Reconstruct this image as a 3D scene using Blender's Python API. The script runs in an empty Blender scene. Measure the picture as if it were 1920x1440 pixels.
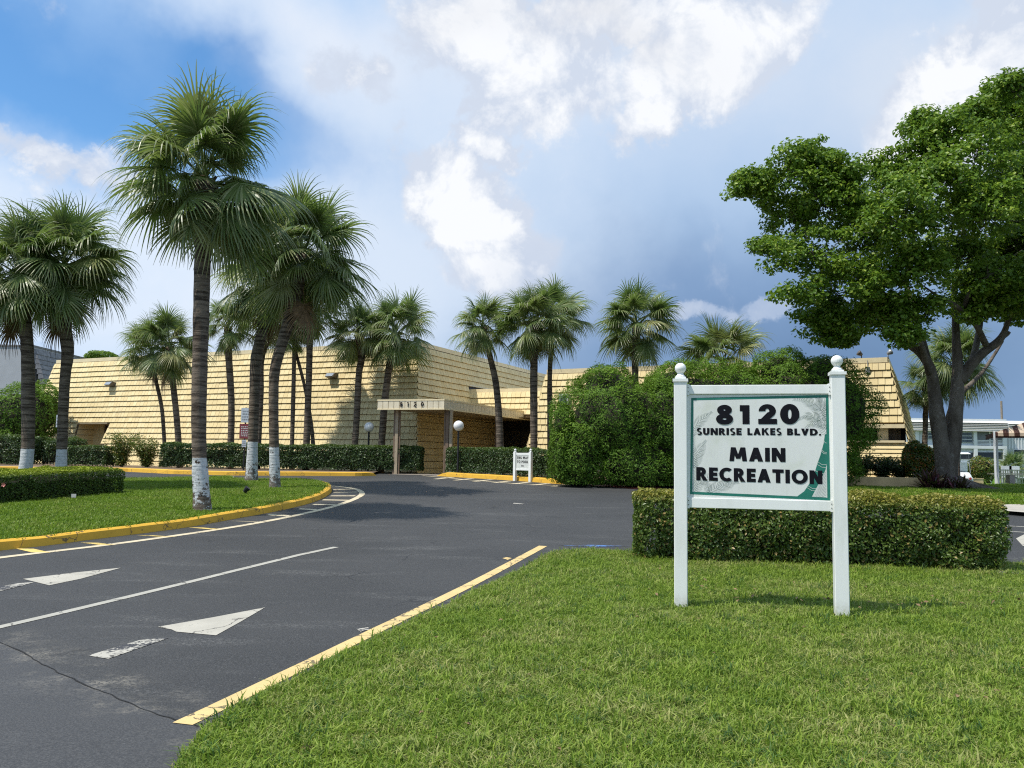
import bpy, bmesh, math, random
import numpy as np
from mathutils import Vector, Matrix, geometry, noise

rnd = random.Random(7)
rng = np.random.default_rng(7)
S = bpy.context.scene
C = S.collection

# ------------------------------------------------------------------ camera
FPX = 1600.0
PITCH = math.atan(146.0 / FPX)
ROLL = 0.0155
EYE = Vector((0, 0, 1.5))
fw = Vector((0, math.cos(PITCH), math.sin(PITCH)))
r0 = Vector((1, 0, 0)); u0 = Vector((0, -math.sin(PITCH), math.cos(PITCH)))
rt = r0 * math.cos(ROLL) + u0 * math.sin(ROLL)
up = u0 * math.cos(ROLL) - r0 * math.sin(ROLL)
cam_data = bpy.data.cameras.new('camera')
cam = bpy.data.objects.new('camera', cam_data); C.objects.link(cam)
cam_data.sensor_width = 36; cam_data.lens = FPX / 1920 * 36
cam_data.clip_start = 0.1; cam_data.clip_end = 6000
m3 = Matrix((rt, up, -fw)).transposed()
cam.matrix_world = Matrix.Translation(EYE) @ m3.to_4x4()
S.camera = cam

# ------------------------------------------------------------------ view, sun, sky
S.view_settings.view_transform = 'Standard'
S.view_settings.look = 'None'
S.view_settings.gamma = 1
S.view_settings.use_curve_mapping = False
S.view_settings.exposure = 0.22
S.cycles.use_denoising = False
S.cycles.filter_width = 1.15
SUNV = Vector((-0.50, -0.24, 1.0)).normalized()       # direction towards the sun
sd = bpy.data.lights.new('sun', 'SUN'); sd.energy = 4.2; sd.angle = math.radians(0.53)
sd.color = (1.0, 0.95, 0.87)
sun = bpy.data.objects.new('sun', sd); C.objects.link(sun)
sun.rotation_euler = SUNV.to_track_quat('Z', 'Y').to_euler()
ELEV = math.asin(SUNV.z); ROTZ = math.atan2(SUNV.x, SUNV.y)

def dirang(px, py):
    d = (fw + rt * ((px - 960) / FPX) - up * ((py - 720) / FPX)).normalized()
    return math.atan2(d.x, d.y), math.asin(d.z)

def build_world():
    w = bpy.data.worlds.new('World'); S.world = w; w.use_nodes = True
    nt = w.node_tree; N = nt.nodes; L = nt.links; N.clear()
    def nd(t, **k):
        n = N.new(t)
        for a, b in k.items(): setattr(n, a, b)
        return n
    def mth(op, a, b=None, c=None, clamp=False):
        n = nd('ShaderNodeMath', operation=op); n.use_clamp = clamp
        for i, v in enumerate((a, b, c)):
            if v is None: continue
            if isinstance(v, (int, float)): n.inputs[i].default_value = v
            else: L.new(v, n.inputs[i])
        return n.outputs[0]
    def mix(f, a, b):
        n = nd('ShaderNodeMix', data_type='RGBA')
        if isinstance(f, (int, float)): n.inputs[0].default_value = f
        else: L.new(f, n.inputs[0])
        for s, v in ((n.inputs[6], a), (n.inputs[7], b)):
            if isinstance(v, tuple): s.default_value = (*v, 1)
            else: L.new(v, s)
        return n.outputs[2]
    def sstep(v, a, b):
        n = nd('ShaderNodeMapRange', interpolation_type='SMOOTHSTEP')
        L.new(v, n.inputs[0]); n.inputs[1].default_value = a; n.inputs[2].default_value = b
        return n.outputs[0]
    tc = nd('ShaderNodeTexCoord')
    sep = nd('ShaderNodeSeparateXYZ'); L.new(tc.outputs['Generated'], sep.inputs[0])
    az = mth('ARCTAN2', sep.outputs[0], sep.outputs[1])
    el = mth('ARCSINE', sep.outputs[2])
    comb = nd('ShaderNodeCombineXYZ'); L.new(az, comb.inputs[0]); L.new(el, comb.inputs[1])
    def noise_(scale, det, rough, vec, w=0.0, lac=2.0, dist=0.0):
        n = nd('ShaderNodeTexNoise', noise_dimensions='3D')
        n.inputs['Scale'].default_value = scale; n.inputs['Detail'].default_value = det
        n.inputs['Roughness'].default_value = rough; n.inputs['Lacunarity'].default_value = lac; n.inputs['Distortion'].default_value = dist
        mp = nd('ShaderNodeMapping'); mp.inputs['Location'].default_value = (w, w * 1.7, w * .3)
        L.new(vec, mp.inputs[0]); L.new(mp.outputs[0], n.inputs['Vector'])
        return n
    gen = tc.outputs['Generated']
    def warp(scale, det, rough, amp, w):
        n1 = noise_(scale, det, rough, gen, w)
        vm = nd('ShaderNodeVectorMath', operation='SUBTRACT'); L.new(n1.outputs['Color'], vm.inputs[0]); vm.inputs[1].default_value = (.5, .5, .5)
        vs = nd('ShaderNodeVectorMath', operation='SCALE'); L.new(vm.outputs[0], vs.inputs[0]); vs.inputs['Scale'].default_value = amp
        va = nd('ShaderNodeVectorMath', operation='ADD'); L.new(comb.outputs[0], va.inputs[0]); L.new(vs.outputs[0], va.inputs[1])
        return va.outputs[0]
    soft = warp(4.0, 6, .55, .26, 3.1)
    crisp = warp(7.0, 12, .62, .20, 5.3)
    def blob(px, py, rx, ry, rot=0.0, vec=None, inner=0.0, outer=1.6):
        a, e = dirang(px, py)
        s1 = nd('ShaderNodeVectorMath', operation='SUBTRACT'); L.new(vec or soft, s1.inputs[0]); s1.inputs[1].default_value = (a, e, 0)
        mp = nd('ShaderNodeMapping', vector_type='POINT'); mp.inputs['Rotation'].default_value = (0, 0, math.radians(rot)); L.new(s1.outputs[0], mp.inputs[0])
        ml = nd('ShaderNodeVectorMath', operation='MULTIPLY'); L.new(mp.outputs[0], ml.inputs[0]); ml.inputs[1].default_value = (FPX / rx, FPX / ry, 0)
        ln = nd('ShaderNodeVectorMath', operation='LENGTH'); L.new(ml.outputs[0], ln.inputs[0])
        return mth('SUBTRACT', 1.0, sstep(ln.outputs['Value'], inner, outer))
    def add(*v):
        r = v[0]
        for k in v[1:]: r = mth('ADD', r, k)
        return r
    def mx(*v):
        r = v[0]
        for k in v[1:]: r = mth('MAXIMUM', r, k)
        return r
    sky = nd('ShaderNodeTexSky', sky_type='NISHITA'); sky.sun_disc = False
    sky.sun_elevation = ELEV; sky.sun_rotation = ROTZ; sky.air_density = 1.0; sky.dust_density = 0.6; sky.ozone_density = 1.6
    k = 10.0   # cloud colours below are given at background strength 0.1
    def c(r, g, b): return (r * k, g * k, b * k)
    tint = nd('ShaderNodeMix', data_type='RGBA', blend_type='MULTIPLY'); tint.inputs[0].default_value = 1
    L.new(sky.outputs[0], tint.inputs[6]); tint.inputs[7].default_value = (.74, 1.24, 1.55, 1)
    low = mth('SUBTRACT', 1.0, sstep(el, -.02, .50))
    side = sstep(az, -.62, .28)
    hazeL = mix(low, c(.38, .56, .82), c(.56, .69, .86))
    hazeR = mix(low, c(.44, .58, .78), c(.22, .345, .54))
    haze = mix(side, hazeL, hazeR)
    blue = add(blob(60, 130, 430, 190, 0), blob(540, 225, 270, 80, 28))
    base = mix(mth('MINIMUM', blue, .96), haze, tint.outputs[2])
    storm = mth('MULTIPLY', blob(1530, 660, 520, 180, 0), .85)
    base = mix(storm, base, c(.115, .205, .365))
    storm2 = mth('MULTIPLY', blob(1250, 600, 420, 130, -18), .45)
    base = mix(storm2, base, c(.20, .32, .54))
    # thin streaked veil : upper left down to the centre, and white haze low on the left
    streak = noise_(5.0, 9, .62, gen, 6.6)
    sv = sstep(streak.outputs[0], .30, .66)
    veil = mth('MULTIPLY', blob(680, 60, 560, 120, 20), mth('MULTIPLY_ADD', sv, .42, .56))
    base = mix(veil, base, c(.68, .74, .84))
    veil2 = mth('MULTIPLY', blob(300, 460, 660, 170, 0, None, .2, 1.3), mth('MULTIPLY_ADD', sv, .30, .62))
    base = mix(veil2, base, c(.70, .77, .87))
    veil3 = mth('MULTIPLY', blob(820, 420, 360, 280, 20, None, .2, 1.4), mth('MULTIPLY_ADD', sv, .4, .62))
    veil4 = mth('MULTIPLY', blob(1250, 90, 560, 170, 0, None, .1, 1.4), mth('MULTIPLY_ADD', sv, .4, .40))
    base = mix(veil4, base, c(.60, .67, .78))
    veil5 = mth('MULTIPLY', blob(1790, 150, 280, 150, -20, None, .1, 1.4), mth('MULTIPLY_ADD', sv, .4, .45))
    base = mix(veil5, base, c(.66, .70, .77))
    base = mix(veil3, base, c(.60, .69, .82))
    # cumulus : placed masses with crisp turbulent edges
    m = mx(blob(960, 110, 300, 120, 14, crisp, .2, 1.3), blob(1330, 110, 240, 115, -22, crisp, .2, 1.3), blob(1200, 40, 320, 70, 0, crisp, .2, 1.3), blob(1230, 220, 110, 70, -35, crisp, .1, 1.2),
           blob(830, 330, 140, 110, 0, crisp, .2, 1.25), blob(925, 240, 80, 60, 30, crisp, .2, 1.3), blob(880, 400, 110, 60, 10, crisp, .2, 1.3),
           mth('MULTIPLY', blob(930, 470, 130, 70, 0, crisp, .1, 1.4), .7), blob(1820, 130, 190, 90, -30, crisp, .2, 1.25), blob(1740, 250, 120, 60, -25, crisp, .1, 1.3),
           mth('MULTIPLY', blob(1440, 570, 80, 36, 0, crisp, .1, 1.3), .62), mth('MULTIPLY', blob(1300, 585, 90, 34, 0, crisp, .1, 1.3), .62),
           mth('MULTIPLY', blob(110, 330, 240, 50, 0, crisp, .1, 1.4), .6), mth('MULTIPLY', blob(690, 180, 130, 60, 20, crisp, .1, 1.4), .6))
    fb = noise_(9.0, 12, .60, gen, 0.4, dist=.25)
    fb2 = noise_(3.0, 5, .5, gen, 8.7)
    dens = add(mth('MULTIPLY', m, .72), mth('MULTIPLY', mth('SUBTRACT', fb.outputs[0], .5), 1.15), mth('MULTIPLY', mth('SUBTRACT', fb2.outputs[0], .5), .30))
    cov = sstep(dens, .12, .40)
    # relief inside the clouds: the same field sampled a little towards the sun
    fbs = noise_(9.0, 12, .60, gen, 0.4 - .010, dist=.25)
    rel = mth('SUBTRACT', fb.outputs[0], fbs.outputs[0])
    lit = mth('ADD', sstep(dens, .25, .85), mth('MULTIPLY', rel, 5.0), None)
    n_ = nd('ShaderNodeClamp'); L.new(lit, n_.inputs[0]); lit = n_.outputs[0]
    ccol = mix(lit, c(.56, .62, .73), c(.84, .855, .88))
    grey = mth('MULTIPLY', blob(1100, 70, 250, 60, 5), mth('MULTIPLY_ADD', sv, .5, .2))
    ccol = mix(grey, ccol, c(.60, .62, .67))
    greyr = mth('MULTIPLY', blob(1450, 600, 500, 120, 0), .8)
    ccol = mix(greyr, ccol, c(.30, .40, .58))
    col = mix(mth('MULTIPLY', cov, .95), base, ccol)
    # small dark blue cumulus low on the left
    dk = noise_(14.0, 6, .55, tc.outputs['Generated'], 2.2)
    dkm = sstep(add(mth('MULTIPLY', blob(190, 640, 110, 32, 0), .7), mth('MULTIPLY', mth('SUBTRACT', dk.outputs[0], .5), 1.2)), .25, .42)
    col = mix(mth('MULTIPLY', dkm, .75), col, c(.33, .45, .70))
    # below the horizon: dull ground colour
    gr = mth('SUBTRACT', 1.0, sstep(el, -.06, -.01))
    col = mix(gr, col, c(.16, .17, .16))
    bg = nd('ShaderNodeBackground'); bg.inputs[1].default_value = .1
    L.new(col, bg.inputs[0])
    out = nd('ShaderNodeOutputWorld'); L.new(bg.outputs[0], out.inputs[0])
build_world()

# ------------------------------------------------------------------ geometry helpers
def ray(px, py):
    return fw + rt * ((px - 960) / FPX) - up * ((py - 720) / FPX)
def sm(a, b, x):
    t = max(0.0, min(1.0, (x - a) / (b - a))); return t * t * (3 - 2 * t)
def gz(x, y):
    """height of the terrain: the site rises gently to the building, then falls away behind"""
    z = .94 * sm(3, 36, y)
    z -= .50 * sm(29, 46, y) * sm(9, 22, x)
    z -= .9 * sm(60, 130, y)
    return z
def atY(px, py, Y):
    d = ray(px, py); return EYE + d * (Y / d.y)
def atZ(px, py, Z):
    d = ray(px, py); return EYE + d * ((Z - EYE.z) / d.z)
def G(px, py, lift=0.0):
    """where the ray of a pixel meets the terrain"""
    d = ray(px, py); t0, t1 = 1.0, None
    t = 2.0
    while t < 400:
        p = EYE + d * t
        if p.z < gz(p.x, p.y): t1 = t; break
        t0 = t; t *= 1.05
    if t1 is None: return atY(px, py, 60)
    for _ in range(30):
        tm = (t0 + t1) / 2; p = EYE + d * tm
        if p.z < gz(p.x, p.y): t1 = tm
        else: t0 = tm
    p = EYE + d * t1; p.z = gz(p.x, p.y) + lift
    return p
def proj(p):
    q = Vector(p) - EYE; w = q.dot(fw)
    return 960 + FPX * q.dot(rt) / w, 720 - FPX * q.dot(up) / w, w
def onplane(px, py, o, n):
    d = ray(px, py); return EYE + d * ((o - EYE).dot(n) / d.dot(n))

def tag(o, label=None, cat=None, group=None, kind=None):
    if label: o['label'] = label
    if cat: o['category'] = cat
    if group: o['group'] = group
    if kind: o['kind'] = kind
    return o
def empty(name, loc=(0, 0, 0), rz=0.0):
    o = bpy.data.objects.new(name, None); C.objects.link(o)
    o.location = loc; o.rotation_euler = (0, 0, rz); o.empty_display_size = .2
    return o
def link(name, me, mat=None, parent=None, smooth=False):
    if mat is not None and len(me.materials) == 0:
        for m_ in (mat if isinstance(mat, (list, tuple)) else [mat]): me.materials.append(m_)
    if smooth:
        me.polygons.foreach_set('use_smooth', [True] * len(me.polygons))
    o = bpy.data.objects.new(name, me); C.objects.link(o)
    if parent is not None: o.parent = parent
    return o

class MB:
    """collects shapes, then links them as ONE mesh object; coordinates are world unless base given"""
    def __init__(s): s.v = []; s.f = []; s.mi = []
    def add(s, vs, fs, mi=0):
        k = len(s.v); s.v += [tuple(v) for v in vs]; s.f += [tuple(i + k for i in f) for f in fs]; s.mi += [mi] * len(fs); return s
    def hexa(s, p, mi=0):
        return s.add(p, [(0, 3, 2, 1), (4, 5, 6, 7), (0, 1, 5, 4), (1, 2, 6, 5), (2, 3, 7, 6), (3, 0, 4, 7)], mi)
    def box(s, c, d, rz=0.0, mi=0, M=None):
        cx, cy, cz = c; hx, hy, hz = d[0] / 2, d[1] / 2, d[2] / 2
        cs, sn = math.cos(rz), math.sin(rz); P = []
        for z in (-hz, hz):
            for x, y in ((-hx, -hy), (hx, -hy), (hx, hy), (-hx, hy)):
                P.append(Vector((cx + x * cs - y * sn, cy + x * sn + y * cs, cz + z)))
        if M: P = [M @ p for p in P]
        return s.hexa(P, mi)
    def bar(s, a, b, w, h=None, mi=0, upv=(0, 0, 1)):
        a = Vector(a); b = Vector(b); h = h or w; d = (b - a).normalized(); U = Vector(upv)
        if abs(d.dot(U)) > .95: U = Vector((0, 1, 0))
        sx = d.cross(U).normalized() * w / 2; sy = sx.cross(d).normalized() * h / 2
        return s.hexa([a - sx - sy, a + sx - sy, a + sx + sy, a - sx + sy, b - sx - sy, b + sx - sy, b + sx + sy, b - sx + sy], mi)
    def tube(s, pts, rad, n=8, mi=0, caps=True):
        pts = [Vector(p) for p in pts]; rad = rad if isinstance(rad, (list, tuple)) else [rad] * len(pts)
        k = len(s.v); prev = None
        for i, p in enumerate(pts):
            d = (pts[min(i + 1, len(pts) - 1)] - pts[max(i - 1, 0)]).normalized()
            a = Vector((1, 0, 0)) if prev is None else prev
            if abs(a.dot(d)) > .9: a = Vector((0, 1, 0))
            a = (a - d * a.dot(d)).normalized(); prev = a; b = d.cross(a)
            for j in range(n):
                t = 2 * math.pi * j / n
                s.v.append(tuple(p + (a * math.cos(t) + b * math.sin(t)) * rad[i]))
        for i in range(len(pts) - 1):
            for j in range(n):
                s.f.append((k + i * n + j, k + i * n + (j + 1) % n, k + (i + 1) * n + (j + 1) % n, k + (i + 1) * n + j)); s.mi.append(mi)
        if caps:
            s.f.append(tuple(k + j for j in reversed(range(n)))); s.mi.append(mi)
            s.f.append(tuple(k + (len(pts) - 1) * n + j for j in range(n))); s.mi.append(mi)
        return s
    def lathe(s, prof, c, n=20, mi=0, M=None):
        k = len(s.v)
        for r, z in prof:
            for j in range(n):
                t = 2 * math.pi * j / n; p = Vector((c[0] + r * math.cos(t), c[1] + r * math.sin(t), c[2] + z))
                s.v.append(tuple(M @ p if M else p))
        for i in range(len(prof) - 1):
            for j in range(n):
                s.f.append((k + i * n + j, k + i * n + (j + 1) % n, k + (i + 1) * n + (j + 1) % n, k + (i + 1) * n + j)); s.mi.append(mi)
        s.f.append(tuple(k + j for j in reversed(range(n)))); s.mi.append(mi)
        s.f.append(tuple(k + (len(prof) - 1) * n + j for j in range(n))); s.mi.append(mi)
        return s
    def build(s, name, mat, parent=None, smooth=False, base=None, bevel=0.0):
        me = bpy.data.meshes.new(name)
        inv = None
        v = s.v
        if base is not None:
            b = Vector(base); v = [tuple(Vector(q) - b) for q in s.v]
        me.from_pydata(v, [], s.f)
        if isinstance(mat, (list, tuple)):
            for m_ in mat: me.materials.append(m_)
            me.polygons.foreach_set('material_index', s.mi)
        else: me.materials.append(mat)
        if bevel > 0:
            bm = bmesh.new(); bm.from_mesh(me)
            bmesh.ops.bevel(bm, geom=[e for e in bm.edges if e.calc_face_angle(0) > .6], offset=bevel, segments=1, affect='EDGES', clamp_overlap=True)
            bm.to_mesh(me); bm.free()
        if smooth: me.polygons.foreach_set('use_smooth', [True] * len(me.polygons))
        me.update()
        o = bpy.data.objects.new(name, me); C.objects.link(o)
        if parent is not None: o.parent = parent
        return o

# ------------------------------------------------------------------ materials
def newmat(name):
    m = bpy.data.materials.new(name); m.use_nodes = True
    nt = m.node_tree; nt.nodes.clear()
    return m, nt
class NT:
    def __init__(s, nt): s.nt = nt; s.N = nt.nodes; s.L = nt.links
    def nd(s, t, **k):
        n = s.N.new(t)
        for a, b in k.items(): setattr(n, a, b)
        return n
    def setin(s, sock, v):
        if v is None: return
        if isinstance(v, (int, float)): sock.default_value = v
        elif isinstance(v, tuple): sock.default_value = (*v, 1) if len(v) == 3 and len(sock.default_value) == 4 else v
        else: s.L.new(v, sock)
    def m(s, op, a, b=None, c=None):
        n = s.nd('ShaderNodeMath', operation=op)
        for i, v in enumerate((a, b, c)): s.setin(n.inputs[i], v)
        return n.outputs[0]
    def mix(s, f, a, b, bt='MIX'):
        n = s.nd('ShaderNodeMix', data_type='RGBA', blend_type=bt)
        s.setin(n.inputs[0], f); s.setin(n.inputs[6], a); s.setin(n.inputs[7], b)
        return n.outputs[2]
    def ss(s, v, a, b, lo=0.0, hi=1.0, it='SMOOTHSTEP'):
        n = s.nd('ShaderNodeMapRange', interpolation_type=it); s.L.new(v, n.inputs[0])
        n.inputs[1].default_value = a; n.inputs[2].default_value = b; n.inputs[3].default_value = lo; n.inputs[4].default_value = hi
        return n.outputs[0]
    def pos(s, world=True):
        if world: return s.nd('ShaderNodeNewGeometry').outputs['Position']
        return s.nd('ShaderNodeTexCoord').outputs['Object']
    def noise(s, vec, scale, det=4, rough=.55, stretch=None):
        n = s.nd('ShaderNodeTexNoise'); n.inputs['Scale'].default_value = scale
        n.inputs['Detail'].default_value = det; n.inputs['Roughness'].default_value = rough
        if stretch:
            mp = s.nd('ShaderNodeMapping'); mp.inputs['Scale'].default_value = stretch; s.L.new(vec, mp.inputs[0]); vec = mp.outputs[0]
        s.L.new(vec, n.inputs['Vector']); return n.outputs[0]
    def bump(s, h, strength, dist=.01):
        n = s.nd('ShaderNodeBump'); n.inputs['Strength'].default_value = strength; n.inputs['Distance'].default_value = dist
        s.L.new(h, n.inputs['Height']); return n.outputs[0]
    def out(s, col, rough=.7, nrm=None, metal=0.0, spec=.4, trans=0.0, transcol=None, coat=0.0):
        p = s.nd('ShaderNodeBsdfPrincipled')
        s.setin(p.inputs['Base Color'], col); s.setin(p.inputs['Roughness'], rough); s.setin(p.inputs['Metallic'], metal)
        p.inputs['Specular IOR Level'].default_value = spec
        if coat: p.inputs['Coat Weight'].default_value = coat; p.inputs['Coat Roughness'].default_value = .08
        if nrm is not None: s.L.new(nrm, p.inputs['Normal'])
        o = s.nd('ShaderNodeOutputMaterial')
        if trans:
            t = s.nd('ShaderNodeBsdfTranslucent'); s.setin(t.inputs[0], transcol if transcol is not None else col)
            mx = s.nd('ShaderNodeMixShader'); mx.inputs[0].default_value = trans
            s.L.new(p.outputs[0], mx.inputs[1]); s.L.new(t.outputs[0], mx.inputs[2]); s.L.new(mx.outputs[0], o.inputs[0])
        else: s.L.new(p.outputs[0], o.inputs[0])
def mul(c, k): return tuple(x * k for x in c)
def simple(name, col, rough=.6, var=.15, scale=6.0, bump=0.0, metal=0.0, spec=.4, bscale=None, world=True, coat=0.0):
    m, nt = newmat(name); n = NT(nt); P = n.pos(world)
    a = n.noise(P, scale, 5, .6)
    c = n.mix(n.ss(a, .3, .7), mul(col, 1 - var), mul(col, 1 + var * .7))
    nr = n.bump(n.noise(P, bscale or scale * 6, 4, .6), bump) if bump else None
    n.out(c, rough, nr, metal, spec, coat=coat); return m

def mat_paint_wall():
    m, nt = newmat('cream_tile_paint'); n = NT(nt); P = n.pos()
    inst = n.nd('ShaderNodeAttribute', attribute_name='rnd').outputs['Fac']
    oi = n.nd('ShaderNodeObjectInfo').outputs['Random']
    base = n.mix(n.m('FRACT', n.m('ADD', inst, oi)), (.68, .54, .275), (.78, .645, .36))
    st = n.noise(P, 1.3, 6, .62, (1, 1, .35))
    c = n.mix(n.ss(st, .50, .74, 0, .5), base, (.50, .39, .22))
    fine = n.noise(P, 22, 5, .65)
    c = n.mix(n.ss(fine, .35, .8, 0, .22), c, (.52, .41, .24))
    n.out(c, .72, n.bump(n.noise(P, 60, 4, .6), .25, .004), spec=.25); return m
def mat_asphalt():
    m, nt = newmat('asphalt'); n = NT(nt); P = n.pos()
    big = n.noise(P, .35, 4, .55)
    med = n.noise(P, 1.1, 7, .62, (.45, 1.6, 1))
    fine = n.noise(P, 90, 3, .7)
    spk = n.noise(P, 38, 2, .9)
    c = n.mix(n.ss(big, .3, .7), (.022, .022, .022), (.036, .0355, .035))
    wear = n.m('MULTIPLY', n.ss(med, .52, .74), n.ss(spk, .46, .66))
    c = n.mix(n.m('MULTIPLY', wear, .75), c, (.200, .195, .180))
    # scattered pale grit
    vo = n.nd('ShaderNodeTexVoronoi'); vo.inputs['Scale'].default_value = 7.0; n.L.new(P, vo.inputs['Vector'])
    grit = n.m('MULTIPLY', n.m('LESS_THAN', vo.outputs['Distance'], .055), n.m('GREATER_THAN', n.nd('ShaderNodeSeparateColor').outputs[0], -1))
    c = n.mix(n.m('MULTIPLY', grit, .30), c, (.30, .29, .27))
    c = n.mix(n.ss(fine, .42, .75, 0, .7), c, (.120, .120, .120))
    # hairline cracks
    v2 = n.nd('ShaderNodeTexVoronoi', feature='DISTANCE_TO_EDGE'); v2.inputs['Scale'].default_value = .33
    wn = n.nd('ShaderNodeTexNoise'); wn.inputs['Scale'].default_value = 1.6; wn.inputs['Detail'].default_value = 6; n.L.new(P, wn.inputs['Vector'])
    wv = n.nd('ShaderNodeVectorMath', operation='SCALE'); n.L.new(wn.outputs['Color'], wv.inputs[0]); wv.inputs['Scale'].default_value = 1.2
    av = n.nd('ShaderNodeVectorMath', operation='ADD'); n.L.new(P, av.inputs[0]); n.L.new(wv.outputs[0], av.inputs[1]); n.L.new(av.outputs[0], v2.inputs['Vector'])
    cr = n.m('MULTIPLY', n.m('LESS_THAN', v2.outputs['Distance'], .0045), n.ss(n.noise(P, .8, 3), .48, .6))
    c = n.mix(n.m('MULTIPLY', cr, .7), c, (.012, .012, .013))
    # older, greyer surface nearest the street, beyond the transverse crack
    sp = n.nd('ShaderNodeSeparateXYZ'); n.L.new(P, sp.inputs[0])
    a_, b_ = G(0, 1203), G(372, 1362)
    nx, ny = -(b_.y - a_.y), (b_.x - a_.x); ln = math.hypot(nx, ny); nx /= ln; ny /= ln
    dd = n.m('ADD', n.m('MULTIPLY', n.m('SUBTRACT', sp.outputs[0], a_.x), nx), n.m('MULTIPLY', n.m('SUBTRACT', sp.outputs[1], a_.y), ny))
    old = n.ss(dd, 0.0, -.04)
    c = n.mix(n.m('MULTIPLY', old, .6), c, n.mix(n.ss(fine, .3, .7), (.040, .041, .045), (.085, .085, .085)))
    near = n.m('MULTIPLY', n.ss(n.m('ABSOLUTE', dd), .45, 0.0), n.ss(n.noise(P, 2.2, 6, .7), .46, .7))
    near = n.m('MULTIPLY', near, n.ss(spk, .38, .6))
    c = n.mix(n.m('MULTIPLY', near, .8), c, (.26, .235, .19))
    h = n.m('ADD', n.m('MULTIPLY', fine, .6), n.noise(P, 240, 2, .7))
    n.out(c, n.ss(fine, .2, .8, .62, .82), n.bump(h, .55, .006), spec=.42); return m
def mat_marking(name, col, worn=.5, dirt=(.05, .05, .055)):
    m, nt = newmat(name); n = NT(nt); P = n.pos()
    a = n.noise(P, 2.4, 6, .7); b = n.noise(P, 28, 5, .75)
    c = n.mix(n.ss(a, .35, .7), mul(col, .86), col)
    c = n.mix(n.ss(b, .5, .8, 0, .35), c, mul(col, .6))
    k = n.ss(n.m('ADD', n.m('MULTIPLY', a, .6), n.m('MULTIPLY', b, .6)), .62 + .22 * (1 - worn), .68 + .22 * (1 - worn))
    c = n.mix(k, c, dirt)
    v2 = n.nd('ShaderNodeTexVoronoi', feature='DISTANCE_TO_EDGE'); v2.inputs['Scale'].default_value = 1.3
    wn = n.nd('ShaderNodeTexNoise'); wn.inputs['Scale'].default_value = 4; wn.inputs['Detail'].default_value = 5; n.L.new(P, wn.inputs['Vector'])
    wv = n.nd('ShaderNodeVectorMath', operation='SCALE'); n.L.new(wn.outputs['Color'], wv.inputs[0]); wv.inputs['Scale'].default_value = .5
    av = n.nd('ShaderNodeVectorMath', operation='ADD'); n.L.new(P, av.inputs[0]); n.L.new(wv.outputs[0], av.inputs[1]); n.L.new(av.outputs[0], v2.inputs['Vector'])
    cr = n.m('LESS_THAN', v2.outputs['Distance'], .007 + .008 * worn)
    c = n.mix(n.m('MULTIPLY', cr, .8), c, (.06, .055, .05))
    n.out(c, .7, n.bump(n.noise(P, 120, 3), .3, .004), spec=.3); return m
def mat_lawn():
    m, nt = newmat('lawn_soil'); n = NT(nt); P = n.pos()
    a = n.noise(P, .9, 6, .6); b = n.noise(P, 14, 6, .7)
    c = n.mix(n.ss(a, .35, .7), (.070, .105, .022), (.12, .155, .040))
    c = n.mix(n.ss(b, .48, .75, 0, .7), c, (.12, .105, .055))
    n.out(c, .9, n.bump(b, .8, .03), spec=.1); return m
def mat_blade(name, c1, c2, dry, dryness=.5):
    m, nt = newmat(name); n = NT(nt); P = n.pos()
    r = n.nd('ShaderNodeObjectInfo').outputs['Random']
    a = n.noise(P, 1.1, 5, .6); b = n.noise(P, 5.5, 4, .6)
    c = n.mix(r, c1, c2)
    f = n.nd('ShaderNodeAttribute', attribute_name='rnd').outputs['Fac']
    c = n.mix(n.ss(n.m('ADD', n.m('MULTIPLY', f, .5), n.m('MULTIPLY', a, 1.0)), .82 - .1 * dryness, 1.12 - .1 * dryness, 0, .8), c, dry)
    c = n.mix(n.ss(b, .45, .7, 0, .5), c, mul(c1, .75))
    n.out(c, .5, spec=.3, trans=.42, transcol=n.mix(.5, c, (.20, .32, .04))); return m
def mat_leaf(name, dark, light, accent=None, acc=.0, trans=.3, rough=.42, spec=.45, topcol=None, toplim=None):
    m, nt = newmat(name); n = NT(nt); P = n.pos()
    f = n.nd('ShaderNodeAttribute', attribute_name='rnd').outputs['Fac']
    a = n.noise(P, 1.6, 4, .6)
    c = n.mix(n.m('ADD', n.m('MULTIPLY', f, .65), n.ss(a, .3, .7, 0, .35)), dark, light)
    if accent:
        c = n.mix(n.ss(n.m('FRACT', n.m('MULTIPLY', f, 7.31)), 1 - acc, 1 - acc * .7), c, accent)
    if topcol:      # second leaf colour mixed in towards the top
        h = n.nd('ShaderNodeAttribute', attribute_name='top').outputs['Fac']
        c = n.mix(n.m('MULTIPLY', h, n.ss(n.m('FRACT', n.m('MULTIPLY', f, 3.7)), .1, .6, .6, 1.0)), c, topcol)
    n.out(c, rough, spec=spec, trans=trans, transcol=n.mix(.6, c, (.16, .26, .03))); return m
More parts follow.
